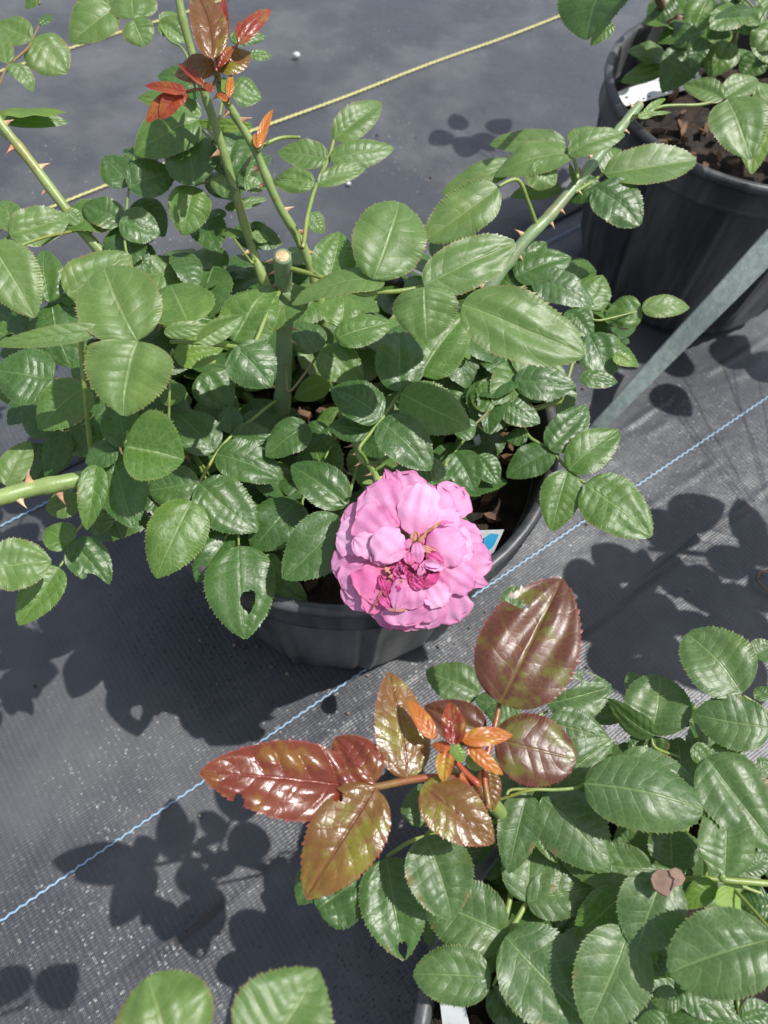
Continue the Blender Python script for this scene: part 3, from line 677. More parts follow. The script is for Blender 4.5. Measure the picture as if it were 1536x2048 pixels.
cb.comp('A', .30, [(645, 750), (622, 890), (612, 960), (600, 1170), (640, 1300)], [(625, 890, 500, 752, 152, .002), (616, 900, 842, 825, 178, .006), (646, 746, 600, 738, 52, -.002), (590, 1066, 398, 985, 135), (574, 1062, 768, 1122, 155, .004),
    (660, 960, 790, 1135, 150, -.012), (620, 1200, 722, 1312, 92, -.012)], 'stemd', 'd')
cb.comp('A', .28, [(1060, 1055), (1200, 1250)], [(1170, 1130, 1033, 1108, 42), (1205, 1130, 1296, 1150, 52), (1080, 1002, 1282, 955, 52, -.006, T(c='l')), (1085, 1035, 1000, 1020, 40, -.004, T(c='l'))], 'stemd', 'g')
cb.comp('A', .302, [(46, 1125), (-10, 1210), (-60, 1260)], [(60, 1110, 20, 960, 125, 0), (46, 1128, 335, 1042, 175, .006), (312, 1018, 402, 1078, 72, .004)], 'stemd', 'l', rad=.0014)
# --- bright pale leaf group above the rose
cb.comp('B', .345, [(895, 1212), (760, 1235), (650, 1240), (560, 1248)], [(632, 1174, 765, 780, 335, .008, T(prof=(.55, .55), c='l')), (890, 1206, 1355, 985, 240, .004, T(prof=(.48, .64))), (893, 1213, 905, 1488, 430, .012, T(prof=(.42, .72), fold=.05, dz=-.014)),
    (400, 1186, 458, 932, 205, 0, T(c='g')), (690, 1180, 218, 1305, 120, .006, T(roll=30, bow=-.06)), (1086, 1300, 1712, 1560, 320, .004, T(prof=(.48, .64), fold=.25, curl=.25))], 'stemd', 'l', rad=.0013)
cb.comp('B', .322, [(280, 1235), (330, 1250)], [(280, 1232, 28, 1435, 185, .004, T(c='l'))], 'stemd')
cb.comp('B', .300, [(1268, 700), (1370, 665)], [(1268, 702, 898, 972, 225, .006, T(c='l', curl=.3, prof=(.48, .64)))], 'stemd', rad=.0014)
# --- right hand group on the cut cane
cb.comp('C', .292, [(330, 890), (440, 830), (530, 790), (560, 900)], [(500, 735, 116, 738, 115, .002, T(prof=(.48, .64))), (520, 730, 655, 655, 85, -.002), (530, 785, 140, 905, 150, .010, T(roll=10)), (330, 835, 446, 948, 250, .008, T(curl=.3)),
    (515, 790, 802, 690, 115, .012, T(curl=.2)), (245, 835, -135, 990, 115, -.002)], 'stemd', 'l', rad=.0013)
cb.comp('C', .280, [(690, 890), (645, 925), (545, 985)], [(700, 892, 1168, 822, 180, .004, T(c='l', fold=.3, prof=(.48, .64))), (690, 890, 775, 758, 95, -.006, T(c='g')), (480, 962, 218, 1008, 92, -.006, T(c='l')), (672, 928, 508, 1035, 125, 0, T(c='d', bow=.05)),
    (650, 960, 882, 1152, 215, .002, T(c='d', bumps=.05, prof=(.48, .68)))], 'stemd', 'l', rad=.0013)
cb.comp('C', .305, [(1310, 505), (1190, 536), (1060, 540), (985, 548), (890, 585)], [(1310, 505, 1103, 436, 115, .001, T(fold=.4)), (1312, 503, 1482, 404, 120, 0, T(fold=.3)), (1330, 508, 1445, 818, 275, .004), (1480, 560, 1452, 890, 160, -.006, T(c='y')), (1470, 520, 1620, 480, 160, 0)], 'stemd', 'l', rad=.0012)
cb.comp('C', .303, [(890, 585), (870, 600)], [(890, 595, 1012, 506, 34, 0, T(c='y', teeth=6)), (900, 590, 1038, 576, 20, .001, T(c='y', teeth=0)), (870, 600, 975, 575, 36, .001, T(c='y', teeth=6))], 'stemd')
cb.comp('C', .283, [(545, 920), (550, 935)], [(548, 930, 575, 858, 26, .003, T(c='k', teeth=0)), (540, 930, 520, 838, 26, .003, T(c='y', teeth=0))], 'stemd')
cb.comp('C', .25, [(240, 1330), (330, 1430), (200, 1500)], [(240, 1420, 528, 1318, 155, 0), (330, 1432, 642, 1560, 155, .002), (250, 1380, 400, 1240, 120, -.004), (150, 1440, 260, 1400, 90, -.006)], 'stemd', 'd')
cb.comp('C', .24, [(890, 1588), (680, 1640), (600, 1640)], [(890, 1582, 1142, 1562, 105, .003, T(tipdrop=.1, c='l')), (893, 1592, 703, 1622, 148, 0, T(c='g', bumps=.1)), (610, 1580, 690, 1410, 150, -.006, T(c='g'))], 'stemd', 'g')
# --- left hand big group
cb.comp('D', .345, [(708, 466), (640, 470), (540, 440), (420, 428)], [(706, 464, 535, 92, 385, .006, T(prof=(.47, .56), c='l')), (708, 466, 635, 848, 405, .006, T(prof=(.45, .75))), (530, 402, -30, 488, 95, .010, T(roll=-20, c='l'))], 'stemd', 'l', rad=.0012)
cb.comp('D', .330, [(870, 470), (1010, 475), (1110, 485), (1200, 495), (1290, 500)], [(968, 376, 875, 178, 315, -.002, T(dz=-.010, prof=(.48, .64), c='g')), (1010, 472, 1242, 335, 105, .010, T(roll=35, fold=.5, c='l')), (840, 425, 1100, 395, 80, .008, T(roll=30)), (1196, 466, 1395, 182, 245, -.006, T(c='g')), (1206, 495, 1392, 698, 235, .004, T(c='d'))], 'stemd', 'l', rad=.0012)
cb.comp('D', .325, [(-20, 80), (-60, 60)], [(-50, -40, 178, 345, 270, .004, T(c='l', curl=.25))], 'stemd')
cb.comp('D', .305, [(255, 268), (330, 232), (440, 160)], [(252, 266, 228, 0, 195, 0, T(c='d')), (345, 232, 668, 22, 255, .006, T(c='l', prof=(.48, .74))), (268, 274, 366, 602, 275, -.004, T(c='d', bumps=.05)), (345, 230, 380, 290, 90, 0)], 'stemd', 'g')
cb.comp('D', .29, [(275, 660), (445, 690), (520, 720)], [(276, 660, -30, 610, 265, .004, T(c='d', bumps=.05)), (446, 692, 200, 918, 225, .006, T(c='g')), (450, 690, 395, 560, 100, -.004, T(c='d')), (560, 500, 440, 650, 150, -.006, T(c='g'))], 'stemb', 'g')
cb.comp('D', .315, [(640, 1005), (650, 930)], [(640, 1005, 942, 1072, 345, .008, T(c='g', fold=.7, prof=(.5, .75))), (638, 1012, 598, 768, 190, -.006, T(c='d')), (600, 1012, 438, 1092, 125, -.008, T(c='d')), (580, 1050, 682, 1422, 250, -.012, T(c='d', bumps=.04)), (492, 1100, 444, 1432, 135, -.008, T(c='g', fold=.4))], 'stemd', 'g')
cb.comp('D', .235, [(985, 1282), (1022, 1192), (1106, 1045), (1190, 948), (1300, 862)], [(985, 1286, 800, 1678, 275, .006, T(c='g', fold=.08)), (1022, 1190, 763, 1232, 200, .002, T(c='d', prof=(.55, .6))), (1022, 1195, 1320, 1438, 245, .004, T(c='d')), (1100, 1032, 888, 828, 195, 0), (1108, 1045, 1452, 1168, 192, .002),
    (1190, 950, 1412, 958, 108, 0), (1190, 942, 1178, 798, 112, -.002)], 'stemd', 'd', rad=.0011)
cb.comp('D', .225, [(1222, 1512), (1222, 1440), (1230, 1390)], [(1222, 1515, 1257, 1990, 330, .006, T(c='d', hole=[(.62, .22, .115, .24)], fold=.1, label='dark green leaflet with a torn hole')), (1380, 1550, 1335, 1905, 150, -.012, T(c='g')), (1500, 1300, 1290, 1535, 230, 0, T(c='d'))], 'stemd', 'd')
cb.comp('D', .222, [(1150, 1480), (1170, 1400)], [(1190, 1440, 1005, 1700, 180, -.002), (980, 1240, 860, 1440, 170, -.006), (1100, 1330, 950, 1560, 180, -.004), (1300, 1560, 1180, 1790, 150, -.012)], 'stemd', 'd')
cb.comp('D', .255, [(280, 945), (340, 930), (420, 900), (560, 800)], [(272, 942, 115, 800, 150), (332, 930, 240, 1168, 130), (200, 990, 128, 1205, 112, -.01), (440, 900, 366, 1035, 105), (560, 802, 415, 962, 115), (150, 350, 38, 400, 120, .02), (130, 500, 0, 540, 90, .01)], 'stemd', 'd')
cb.comp('D', .27, [(30, 1200), (60, 1240)], [(28, 1205, 152, 980, 145, 0, T(c='l')), (60, 1240, 182, 1190, 40, 0, T(c='y'))], 'stemd')
cb.comp('D', .26, [(305, 1622), (365, 1532), (385, 1450), (430, 1390)], [(305, 1626, 96, 1920, 180, 0, T(c='g')), (370, 1492, 562, 1712, 190, .002, T(c='d', bumps=.06, hole=[(.86, -.75, .22, .5)])), (365, 1516, 232, 1430, 150, 0, T(c='g')), (400, 1290, 233, 1328, 132, -.004, T(c='l')), (430, 1400, 592, 1378, 122, -.006, T(c='d'))], 'stemd', 'g')
cb.comp('D', .285, [(-40, 1620), (-90, 1640)], [(-60, 1625, 262, 1596, 240, .006, T(c='l', prof=(.48, .68)))], 'stemd')
cb.comp('D', .28, [(900, 560), (880, 520)], [(898, 560, 1140, 505, 145, 0, T(c='y')), (1020, 640, 1190, 800, 190, -.04, T(c='d')), (930, 770, 830, 690, 120, -.03), (860, 800, 720, 860, 120, -.04, T(c='d'))], 'stemd', 'g')
# --- centre, between the cut cane and the rose
cb.comp('E', .265, [(355, 265), (300, 350), (200, 470)], [(350, 262, 225, 118, 155, .003, T(c='d', bumps=.05)), (465, 142, 480, -20, 220, .006), (356, 270, 576, 425, 185, .003), (440, 200, 722, 118, 150, .012, T(c='g')), (400, 250, 330, 130, 100, -.01)], 'stemb', 'g')
cb.comp('E', .275, [(770, 472), (720, 545), (675, 610), (610, 690), (560, 760)], [(770, 470, 758, 128, 222, .004, T(c='d', bumps=.05)), (876, 386, 1102, 82, 255, -.004, T(c='g')), (773, 480, 1128, 648, 232, .006, T(c='g')), (674, 605, 418, 452, 190, .002, T(c='d')), (672, 616, 928, 868, 215, .002, T(c='d')), (610, 672, 402, 648, 122, -.006, T(c='d'))], 'stemd', 'g', rad=.0011)
cb.comp('E', .225, [(402, 420), (430, 480)], [(402, 420, 228, 505, 112, 0, T(c='y')), (520, 420, 640, 250, 160, -.01, T(c='d'))], 'stemd', 'd')
cb.comp('E', .245, [(500, 1042), (530, 920), (560, 800)], [(502, 1042, 212, 846, 195, .002, T(c='d')), (474, 1120, 172, 1428, 270, .010, T(c='d', fold=.08)), (300, 642, 85, 802, 165, .002, T(c='d')), (390, 640, 290, 760, 130, -.01)], 'stemd', 'd')
cb.comp('E', .215, [(270, 1050), (280, 1000)], [(262, 1042, 28, 1288, 240, 0, T(c='d')), (100, 1440, 292, 1548, 145, -.004, T(c='g')), (130, 1250, 110, 1480, 170, -.01, T(c='d')), (330, 960, 140, 930, 130, -.004, T(c='d'))], 'stemd', 'd')
cb.comp('E', .235, [(1030, 790), (1000, 850)], [(1042, 782, 1152, 978, 165), (835, 872, 1018, 900, 135), (760, 850, 880, 950, 120, -.006), (1050, 690, 1150, 620, 120, .006), (1160, 800, 1270, 940, 120, -.01), (700, 720, 560, 830, 120, -.02)], 'stemd', 'd')
cb.comp('E', .24, [(1385, 360), (1330, 440), (1270, 520), (1180, 610), (1140, 650)], [(1352, 335, 1165, 235, 185, .004, T(c='d')), (1382, 402, 1568, 482, 165, .006, T(c='d')), (1268, 512, 1128, 488, 145, .002, T(c='g')), (1282, 522, 1485, 628, 135, 0, T(c='d')), (1205, 330, 1010, 420, 190, -.006, T(c='d')), (1100, 480, 980, 600, 130, -.01, T(c='d'))], 'stemb', 'd')
cb.comp('F', .245, [(225, 260), (190, 330)], [(228, 258, 502, 408, 165, .004, T(c='g')), (240, 410, 552, 442, 165, .002, T(c='d')), (305, 702, 188, 706, 78, -.02, T(c='d')), (60, 120, 220, 200, 150, 0), (500, 60, 640, 190, 120, .0, T(c='d'))], 'stemd', 'd')
cb.comp('F', .24, [(610, 180), (590, 110)], [(620, 175, 720, 402, 195, .004, T(c='d', bumps=.09, prof=(.47, .56))), (740, 290, 852, 335, 62, .004, T(c='y')), (570, 400, 765, 420, 85, 0, T(c='d')), (560, 20, 610, 190, 110, -.004, T(c='g'))], 'stemd', 'd')
cb.comp('F', .225, [(600, 940), (515, 870), (420, 768), (320, 706)], [(420, 768, 607, 538, 172, .002, T(c='d')), (434, 768, 198, 906, 152, 0, T(c='d')), (515, 870, 772, 668, 185, .002, T(c='g')), (512, 878, 430, 1182, 192, .001, T(c='g')), (600, 940, 942, 1208, 265, .004, T(c='g'))], 'stemd', 'g', rad=.0011)
# inner foliage
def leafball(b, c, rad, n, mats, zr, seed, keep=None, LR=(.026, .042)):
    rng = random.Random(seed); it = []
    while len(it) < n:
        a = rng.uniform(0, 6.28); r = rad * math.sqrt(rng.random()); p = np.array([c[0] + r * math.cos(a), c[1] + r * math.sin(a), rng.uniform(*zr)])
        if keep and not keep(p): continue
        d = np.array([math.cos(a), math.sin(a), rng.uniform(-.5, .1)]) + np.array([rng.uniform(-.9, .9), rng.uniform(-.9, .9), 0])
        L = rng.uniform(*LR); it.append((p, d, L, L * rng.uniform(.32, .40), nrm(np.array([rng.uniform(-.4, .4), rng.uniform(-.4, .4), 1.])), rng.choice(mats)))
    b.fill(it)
def keep1(p):
    x, y = proj(p); 
    return 200 < x < 930 and 560 < y < 1010 + (40 if x > 600 else 0) and not (930 < x < 1060)
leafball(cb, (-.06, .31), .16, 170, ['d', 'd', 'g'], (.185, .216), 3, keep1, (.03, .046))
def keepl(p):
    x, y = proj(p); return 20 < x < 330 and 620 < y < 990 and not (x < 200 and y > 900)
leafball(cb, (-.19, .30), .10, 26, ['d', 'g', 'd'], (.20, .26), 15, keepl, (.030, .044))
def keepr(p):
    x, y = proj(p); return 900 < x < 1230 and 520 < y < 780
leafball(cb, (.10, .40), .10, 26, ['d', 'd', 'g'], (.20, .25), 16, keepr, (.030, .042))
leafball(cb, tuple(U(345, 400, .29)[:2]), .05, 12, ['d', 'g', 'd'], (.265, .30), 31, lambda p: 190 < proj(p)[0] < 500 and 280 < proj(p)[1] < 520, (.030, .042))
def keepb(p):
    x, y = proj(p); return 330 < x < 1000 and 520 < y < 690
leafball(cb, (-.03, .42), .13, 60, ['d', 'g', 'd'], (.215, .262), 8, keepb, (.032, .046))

# ------------------------------------------------------------------ the rose flower
def petal_mat(name, a, b_, vein, edge, tr, trf=.3, edgef=.35, rough=.5):
    mt, n, l, P, out = mat_new(name); b = NB(mt.node_tree); uv = b.coord('UV'); ob = b.coord('Object')
    sp = n.new('ShaderNodeSeparateXYZ'); l.new(uv, sp.inputs[0]); u = sp.outputs[0]
    t = b.math('ABSOLUTE', b.math('SUBTRACT', b.math('MULTIPLY', sp.outputs[1], 2.), 1.))
    c = b.mix(b.ramp(b.noise(ob, 90, 4, .55), .35, .68), a, b_)
    c = b.mix(b.ramp(u, .55, .0, 0, .55), c, edge)
    # fine radial veins
    mv = n.new('ShaderNodeMapping'); mv.inputs['Scale'].default_value = (2.2, 46, 1); l.new(uv, mv.inputs[0])
    vn = b.noise(mv.outputs[0], 1.0, 3, .6); c = b.mix(b.math('MULTIPLY', b.ramp(vn, .52, .70), .30), c, vein)
    c = b.mix(b.math('MULTIPLY', b.ramp(b.noise(ob, 420, 3, .6), .60, .72), .30), c, edge)
    c = b.mix(b.math('MULTIPLY', b.math('MAXIMUM', b.ramp(t, .86, 1.), b.ramp(u, .93, 1.)), edgef), c, edge)
    l.new(c, P.inputs['Base Color']); P.inputs['Roughness'].default_value = rough; P.inputs['Specular IOR Level'].default_value = .3
    P.inputs['Sheen Weight'].default_value = .15
    l.new(b.bump(b.math('ADD', b.math('MULTIPLY', vn, .5), b.math('MULTIPLY', b.noise(ob, 200, 4), 1.1)), .5, .0007), P.inputs['Normal'])
    T_ = n.new('ShaderNodeBsdfTranslucent'); T_.inputs[0].default_value = (*tr, 1); ms = n.new('ShaderNodeMixShader'); ms.inputs[0].default_value = trf
    l.new(P.outputs[0], ms.inputs[1]); l.new(T_.outputs[0], ms.inputs[2]); l.new(ms.outputs[0], out.inputs[0]); return mt
M['p'] = petal_mat('petal_pink', (.54, .205, .40), (.63, .31, .51), (.52, .15, .33), (.60, .11, .28), (.80, .25, .50))
M['pp'] = petal_mat('petal_pale', (.64, .32, .52), (.70, .41, .60), (.66, .22, .46), (.62, .16, .34), (.85, .35, .6))
M['pd'] = petal_mat('petal_deep', (.66, .15, .36), (.70, .22, .44), (.55, .08, .24), (.40, .10, .08), (.8, .2, .4))
M['pm'] = petal_mat('petal_magenta', (.42, .03, .17), (.62, .11, .32), (.30, .015, .10), (.30, .05, .09), (.7, .08, .3), edgef=.6)
M['pt'] = petal_mat('petal_withered', (.50, .26, .14), (.60, .28, .32), (.38, .14, .12), (.28, .14, .06), (.6, .3, .15), edgef=.8)
FC = Z('P', 770, 880, .270); FAX = nrm(nrm(CAM - FC) + .10 * np.array([0, 0, 1.]) + np.array([.05, 0, 0]))
def PF(x, y, h):            # zoom point on the plane across the flower, lifted h along its axis
    X = Z('P', x, y, .27); d = nrm(X - CAM); t = ((FC + FAX * h - CAM) @ FAX) / (d @ FAX); return CAM + d * t
hip = [PF(770, 880, -.014), PF(730, 700, -.016), PF(560, 330, -.010)]
fl = link('flower', mesh('flower', *tube([PF(770, 880, -.004), PF(768, 872, -.009), PF(760, 850, -.014), PF(720, 640, -.018), PF(540, 250, -.013), PF(470, 190, -.010)], [.004, .006, .004, .0022, .002, .0019], 12, 6)[:2], off=cb.loc), M['stemd'], cb.root)
fl['label'] = 'fully open double pink rose with withered magenta centre'
frng = random.Random(11)
def petal(bx, by, tx, ty, wz, hb, ht, c='p', prof=(.55, .30), cup=.0, curl=0., bend=.05, bumps=.07, wave=.07, name='petal', nv=17, tip=.08, roll=0, fold=0., crump=.015):
    P0 = PF(bx, by, hb); P1 = PF(tx, ty, ht); hw = wz / 4.151 / 2 * np.linalg.norm(CAM - (P0 + P1) / 2) / FPX * 1.03
    n = FAX
    if roll:
        ax = nrm(P1 - P0); n = nrm(n - ax * (n @ ax)); n = n * math.cos(math.radians(roll)) + np.cross(ax, n) * math.sin(math.radians(roll))
    V, F, uv = blade(P0, P1, hw, n, prof=(prof[0], prof[1] * 1.15 + .03), teeth=0, fold=fold, bend=bend * .45, curl=curl * .42 - cup, quilt=0, wave=wave, bumps=bumps * .95, tipdrop=tip, rng=frng, nv=nv, crump=crump)
    return link(name, mesh(name, V, F, uv, off=cb.loc), M[c], fl)
k = .001
# outer ring
petal(740, 560, 640, 105, 430, -4*k, -7*k, 'p', (.6, .22)); petal(760, 600, 545, 88, 200, -4*k, -6*k, 'p', (.5, .5))
petal(900, 560, 1190, 240, 330, -4*k, -8*k, 'p', (.6, .25)); petal(950, 660, 1345, 655, 330, -5*k, -9*k, 'p'); petal(1000, 800, 1425, 850, 275, -2*k, -7*k, 'p', (.6, .28), curl=.15)
petal(1030, 880, 1388, 1035, 180, -4*k, -8*k, 'p', (.5, .5)); petal(950, 960, 1150, 1335, 330, -4*k, -8*k, 'p', (.6, .22)); petal(850, 1000, 900, 1392, 310, -3*k, -6*k, 'p', (.6, .22))
petal(680, 1000, 580, 1395, 350, -4*k, -7*k, 'p', (.6, .22)); petal(740, 1080, 700, 1420, 300, -4*k, -8*k, 'p', (.6, .22)); petal(520, 940, 215, 1190, 270, -4*k, -7*k, 'p', (.6, .25)); petal(430, 800, 105, 905, 270, -4*k, -8*k, 'p', (.6, .25))
petal(470, 690, 145, 610, 310, -3*k, -6*k, 'pp', (.6, .25)); petal(470, 580, 205, 430, 260, -5*k, -8*k, 'p', (.6, .25)); petal(480, 900, 190, 1060, 300, -3*k, -5*k, 'p', (.6, .22))
# middle ring
petal(680, 540, 400, 235, 370, -1*k, -2*k, 'p', (.6, .20), curl=.1); petal(830, 640, 1010, 225, 300, -2*k, -5*k, 'p', (.6, .25))
petal(800, 640, 835, 195, 350, 0, 2*k, 'pp', (.55, .30), curl=.22, tip=.12); petal(620, 640, 315, 450, 330, 0, 1*k, 'p', (.6, .20), curl=.18)
petal(540, 800, 288, 650, 210, 2*k, 2*k, 'pp', (.6, .3), curl=.2); petal(580, 870, 340, 1110, 320, 1*k, 1*k, 'pd', (.6, .16), curl=.05); petal(500, 1000, 405, 1268, 185, 0, -1*k, 'pd', (.6, .22))
petal(900, 640, 1150, 430, 220, -1*k, -1*k, 'pp', (.55, .35)); petal(960, 720, 1270, 700, 300, -1*k, -3*k, 'pp', (.6, .25), curl=.1)
petal(885, 800, 1195, 640, 345, 3*k, 3*k, 'p', (.55, .32), curl=.42, bend=.14, bumps=.03); petal(970, 890, 1280, 1040, 270, 0, -2*k, 'p', (.6, .25), curl=.2); petal(880, 1000, 1030, 1200, 230, 1*k, 1*k, 'pp', (.6, .24))
petal(690, 1050, 710, 1370, 340, 0, -1*k, 'p', (.6, .18), curl=.1); petal(720, 990, 800, 1225, 240, 2*k, 2*k, 'p', (.6, .2)); petal(850, 1080, 930, 1340, 220, -1*k, -3*k, 'p', (.6, .22))
# front and the withered heart
petal(700, 800, 450, 625, 300, 5*k, 7*k, 'pp', (.5, .28), curl=.40, bend=.12, bumps=.06); petal(600, 830, 430, 760, 170, 4*k, 4*k, 'p', (.6, .3), curl=.3)
petal(685, 955, 640, 1245, 150, 4*k, 4*k, 'p', (.5, .35), curl=.35, bend=.08)
petal(640, 980, 470, 1130, 130, 3*k, 1*k, 'pm', (.5, .3), bumps=.2, wave=.25); petal(560, 1080, 640, 1258, 100, 2*k, 2*k, 'pm', (.5, .3), bumps=.2, wave=.25); petal(480, 1120, 590, 1240, 60, 2*k, 2*k, 'pm', (.5, .4), bumps=.2, wave=.3)
petal(815, 690, 900, 580, 40, 3.5*k, 6*k, 'pt', (.5, .5), bumps=.3, wave=.5, roll=35); petal(890, 590, 1000, 520, 34, 5.5*k, 6.5*k, 'pt', (.5, .5), bumps=.3, wave=.5, roll=30); petal(985, 525, 1110, 515, 36, 6*k, 4.5*k, 'pd', (.5, .5), bumps=.3, wave=.5, roll=-20); petal(830, 720, 985, 770, 55, 5*k, 5*k, 'pt', (.5, .5), bumps=.2, wave=.3); petal(690, 740, 615, 815, 50, 5*k, 4*k, 'pt', (.5, .5), bumps=.2, wave=.2)
petal(745, 735, 530, 865, 75, 5*k, 5*k, 'pp', (.5, .45), cup=.5, fold=.2); petal(752, 655, 690, 760, 62, 5*k, 5*k, 'p', (.5, .5), curl=.3)
petal(825, 860, 800, 690, 110, 6*k, 8*k, 'p', (.55, .3), curl=.35, bumps=.1); petal(760, 870, 735, 770, 95, 6*k, 7*k, 'pd', (.5, .3), curl=.3, bumps=.12)
petal(880, 780, 1020, 850, 110, 5*k, 5*k, 'pm', (.5, .3), bumps=.2, wave=.2); petal(850, 850, 1035, 900, 90, 5*k, 5*k, 'pp', (.5, .4), cup=.7, bend=-.1); petal(870, 860, 1000, 880, 50, 6*k, 6*k, 'pp', (.5, .4), cup=.6)
petal(740, 985, 860, 1050, 100, 4*k, 4*k, 'pm', (.5, .3), bumps=.25, wave=.3); petal(860, 1050, 985, 940, 90, 4*k, 4*k, 'pm', (.5, .4), bumps=.25, wave=.3)
petal(820, 960, 870, 860, 70, 5*k, 6*k, 'p', (.5, .4), bumps=.15, roll=25)
for i in range(46):
    a = frng.uniform(0, 6.28); r = math.sqrt(frng.uniform(0, 1)); x = 740 + 150 * r * math.cos(a) - 45 * math.sin(a) * r; y = 930 + 105 * r * math.sin(a); a2 = frng.uniform(0, 6.28); L = frng.uniform(35, 85)
    petal(x, y, x + L * math.cos(a2), y + L * math.sin(a2), frng.uniform(26, 60), (2.5 + r) * k, frng.uniform(3, 6.5) * k, frng.choice(['pm', 'pm', 'pm', 'pm', 'pd', 'pd', 'pt']), (.5, .35), bumps=.35, wave=.5, nv=9, roll=frng.uniform(-60, 60), crump=.05)
petal(560, 1130, 500, 960, 70, 3*k, 3.5*k, 'pm', (.5, .4), bumps=.3, wave=.4, crump=.05); petal(590, 960, 420, 1260, 22, 2.5*k, 1*k, 'pt', (.5, .5), bumps=.3, wave=.4, crump=.04)
petal(560, 1240, 720, 1245, 34, 2.5*k, 3*k, 'pt', (.5, .5), bumps=.3, wave=.5, crump=.05)
petal(560, 840, 900, 960, 300, 1.5*k, 1.5*k, 'pm', (.4, .4), bumps=.2, wave=.2)
petal(800, 720, 795, 600, 95, -1*k, 1.5*k, 'pt', (.5, .4), bumps=.2, wave=.2); petal(830, 740, 860, 610, 90, -1*k, 1*k, 'pd', (.5, .4), bumps=.2, wave=.2)
# sepals and small stem leaves behind the flower
for (bx, by, tx, ty, wz) in ((440, 180, 350, 190, 40), (445, 130, 420, 60, 24), (450, 90, 560, 20, 26)):
    P0 = PF(bx, by, -.011); P1 = PF(tx, ty, -.009); V, F, uv = blade(P0, P1, wz / 4.151 / 2 * .4 / FPX, FAX, teeth=6, nv=7, rng=frng); link('sepal', mesh('sepal', V, F, uv, off=cb.loc), M['y'], fl)

# ------------------------------------------------------------------ bush with the bronze shoot, bottom right
rb = Bush('rose_bush', 'dense grey green rose bush with a shiny bronze red shoot at the bottom right', (POT3[0], POT3[1], HP - .04))
def H3(x, y, z): return ('w', *Z('H', x, y, z))
rb.cane([H3(130, 900, .293), H3(200, 950, .285), H3(330, 1050, .26), H3(520, 1300, .21), H3(800, 1650, .17)], [.0026, .003, .0034, .0036, .004], 'stem', 5)
rb.cane([H3(1345, 1380, .262), H3(1170, 1378, .258), H3(1080, 1420, .24), H3(1000, 1600, .17)], [.0011, .0013, .002, .003], 'stemd', 1)
rb.cane([H3(1330, 600, .23), H3(1250, 800, .225), H3(1150, 1200, .21), H3(1080, 1600, .17)], [.002, .0025, .003, .0035], 'stem', 4)
rb.cane([H3(620, 900, .235), H3(700, 1200, .215), H3(900, 1600, .17)], [.002, .0025, .0035], 'stem', 3)
rb.comp('G', .298, [(620, 853), (712, 852), (840, 826), (950, 815), (1085, 832)], [(622, 850, 38, 795, 275, 0, T(c='r', dz=.016, bumps=.03, quilt=.16, fold=.15, hole=[(.74, .95, .03, .28)], label='glossy dark red leaflet with raised ribs')), (710, 838, 556, 664, 180, .002, T(c='r', bumps=.09, hole=[(.72, .9, .10, .3)])), (712, 855, 448, 1278, 265, .004, T(c='o', fold=.25, hole=[(.24, -.9, .05, .35)])),
    (840, 818, 765, 412, 185, 0, T(c='o', fold=.15, roll=15)), (893, 846, 1168, 1066, 195, .002, T(c='o', bumps=.05))], 'stemr', 'o', rad=.0016)
rb.comp('G', .300, [(1190, 530), (1170, 620), (1130, 790), (1145, 930)], [(1190, 532, 1428, 52, 345, .004, T(c='b', prof=(.47, .74), fold=.2, quilt=.008, bumps=.06, hole=[(.665, .80, .028, .38)], label='large maroon leaflet held upright')), (1172, 668, 1484, 745, 245, -.002, T(c='b', prof=(.47, .56), curl=.25)), (1135, 640, 900, 545, 150, -.008, T(c='b')), (1140, 782, 1160, 945, 85, -.006, T(c='o'))], 'stemr', 'b', rad=.0013)
rb.comp('G', .302, [(1010, 740), (1060, 800), (1105, 842)], [(936, 666, 838, 520, 58, .008, T(c='k')), (1020, 690, 998, 528, 80, .010, T(c='c', fold=.5, bumps=.1, wave=.2)), (1045, 672, 1238, 654, 68, .010, T(c='k', fold=.5, curl=.3, wave=.2)), (1065, 690, 1202, 805, 52, .008, T(c='k')), (985, 705, 972, 832, 62, .006, T(c='k')),
    (1000, 700, 930, 690, 40, .008, T(c='k')), (1010, 690, 1050, 756, 52, .008, T(c='y')), (1060, 740, 1130, 780, 50, .002, T(c='y')), (950, 660, 890, 640, 30, .006, T(c='k')), (1040, 800, 1090, 850, 40, 0, T(c='k', teeth=0))], 'stemr', 'k', rad=.0015)
rb.comp('H', .235, [(570, 640), (500, 690), (490, 800)], [(270, 562, 35, 468, 165, -.02), (400, 205, 432, 88, 95, -.02), (565, 610, 848, 530, 200, .004, T(hole=[(.42, .55, .13, .2), (.7, .75, .1, .2)], label='pale green leaflet with torn curled holes')), (600, 520, 660, 390, 75, 0), (420, 620, 250, 590, 120, -.012), (450, 690, 300, 640, 120, -.01)], 'stemd', 'm')
rb.comp('H', .248, [(578, 985), (500, 985), (400, 990)], [(572, 690, 835, 765, 160, -.004), (582, 990, 850, 765, 215, .002, T(curl=.3)), (480, 1000, 398, 1352, 172, .006, T(fold=.2)), (545, 1018, 845, 1342, 262, .008, T(curl=.3, bumps=.04)), (512, 1118, 612, 1306, 102, .004, T(c='g')), (480, 1005, 540, 1080, 80, -.002)], 'stemd', 'm')
rb.comp('H', .272, [(728, 960), (690, 978), (600, 986), (500, 986)], [(728, 958, 1252, 1075, 285, .006, T(prof=(.47, .56), curl=.3, fold=.02, label='large smooth green leaflet in front of the bush')), (880, 862, 1222, 975, 175, -.008, T(curl=.3))], 'stemd', 'm')
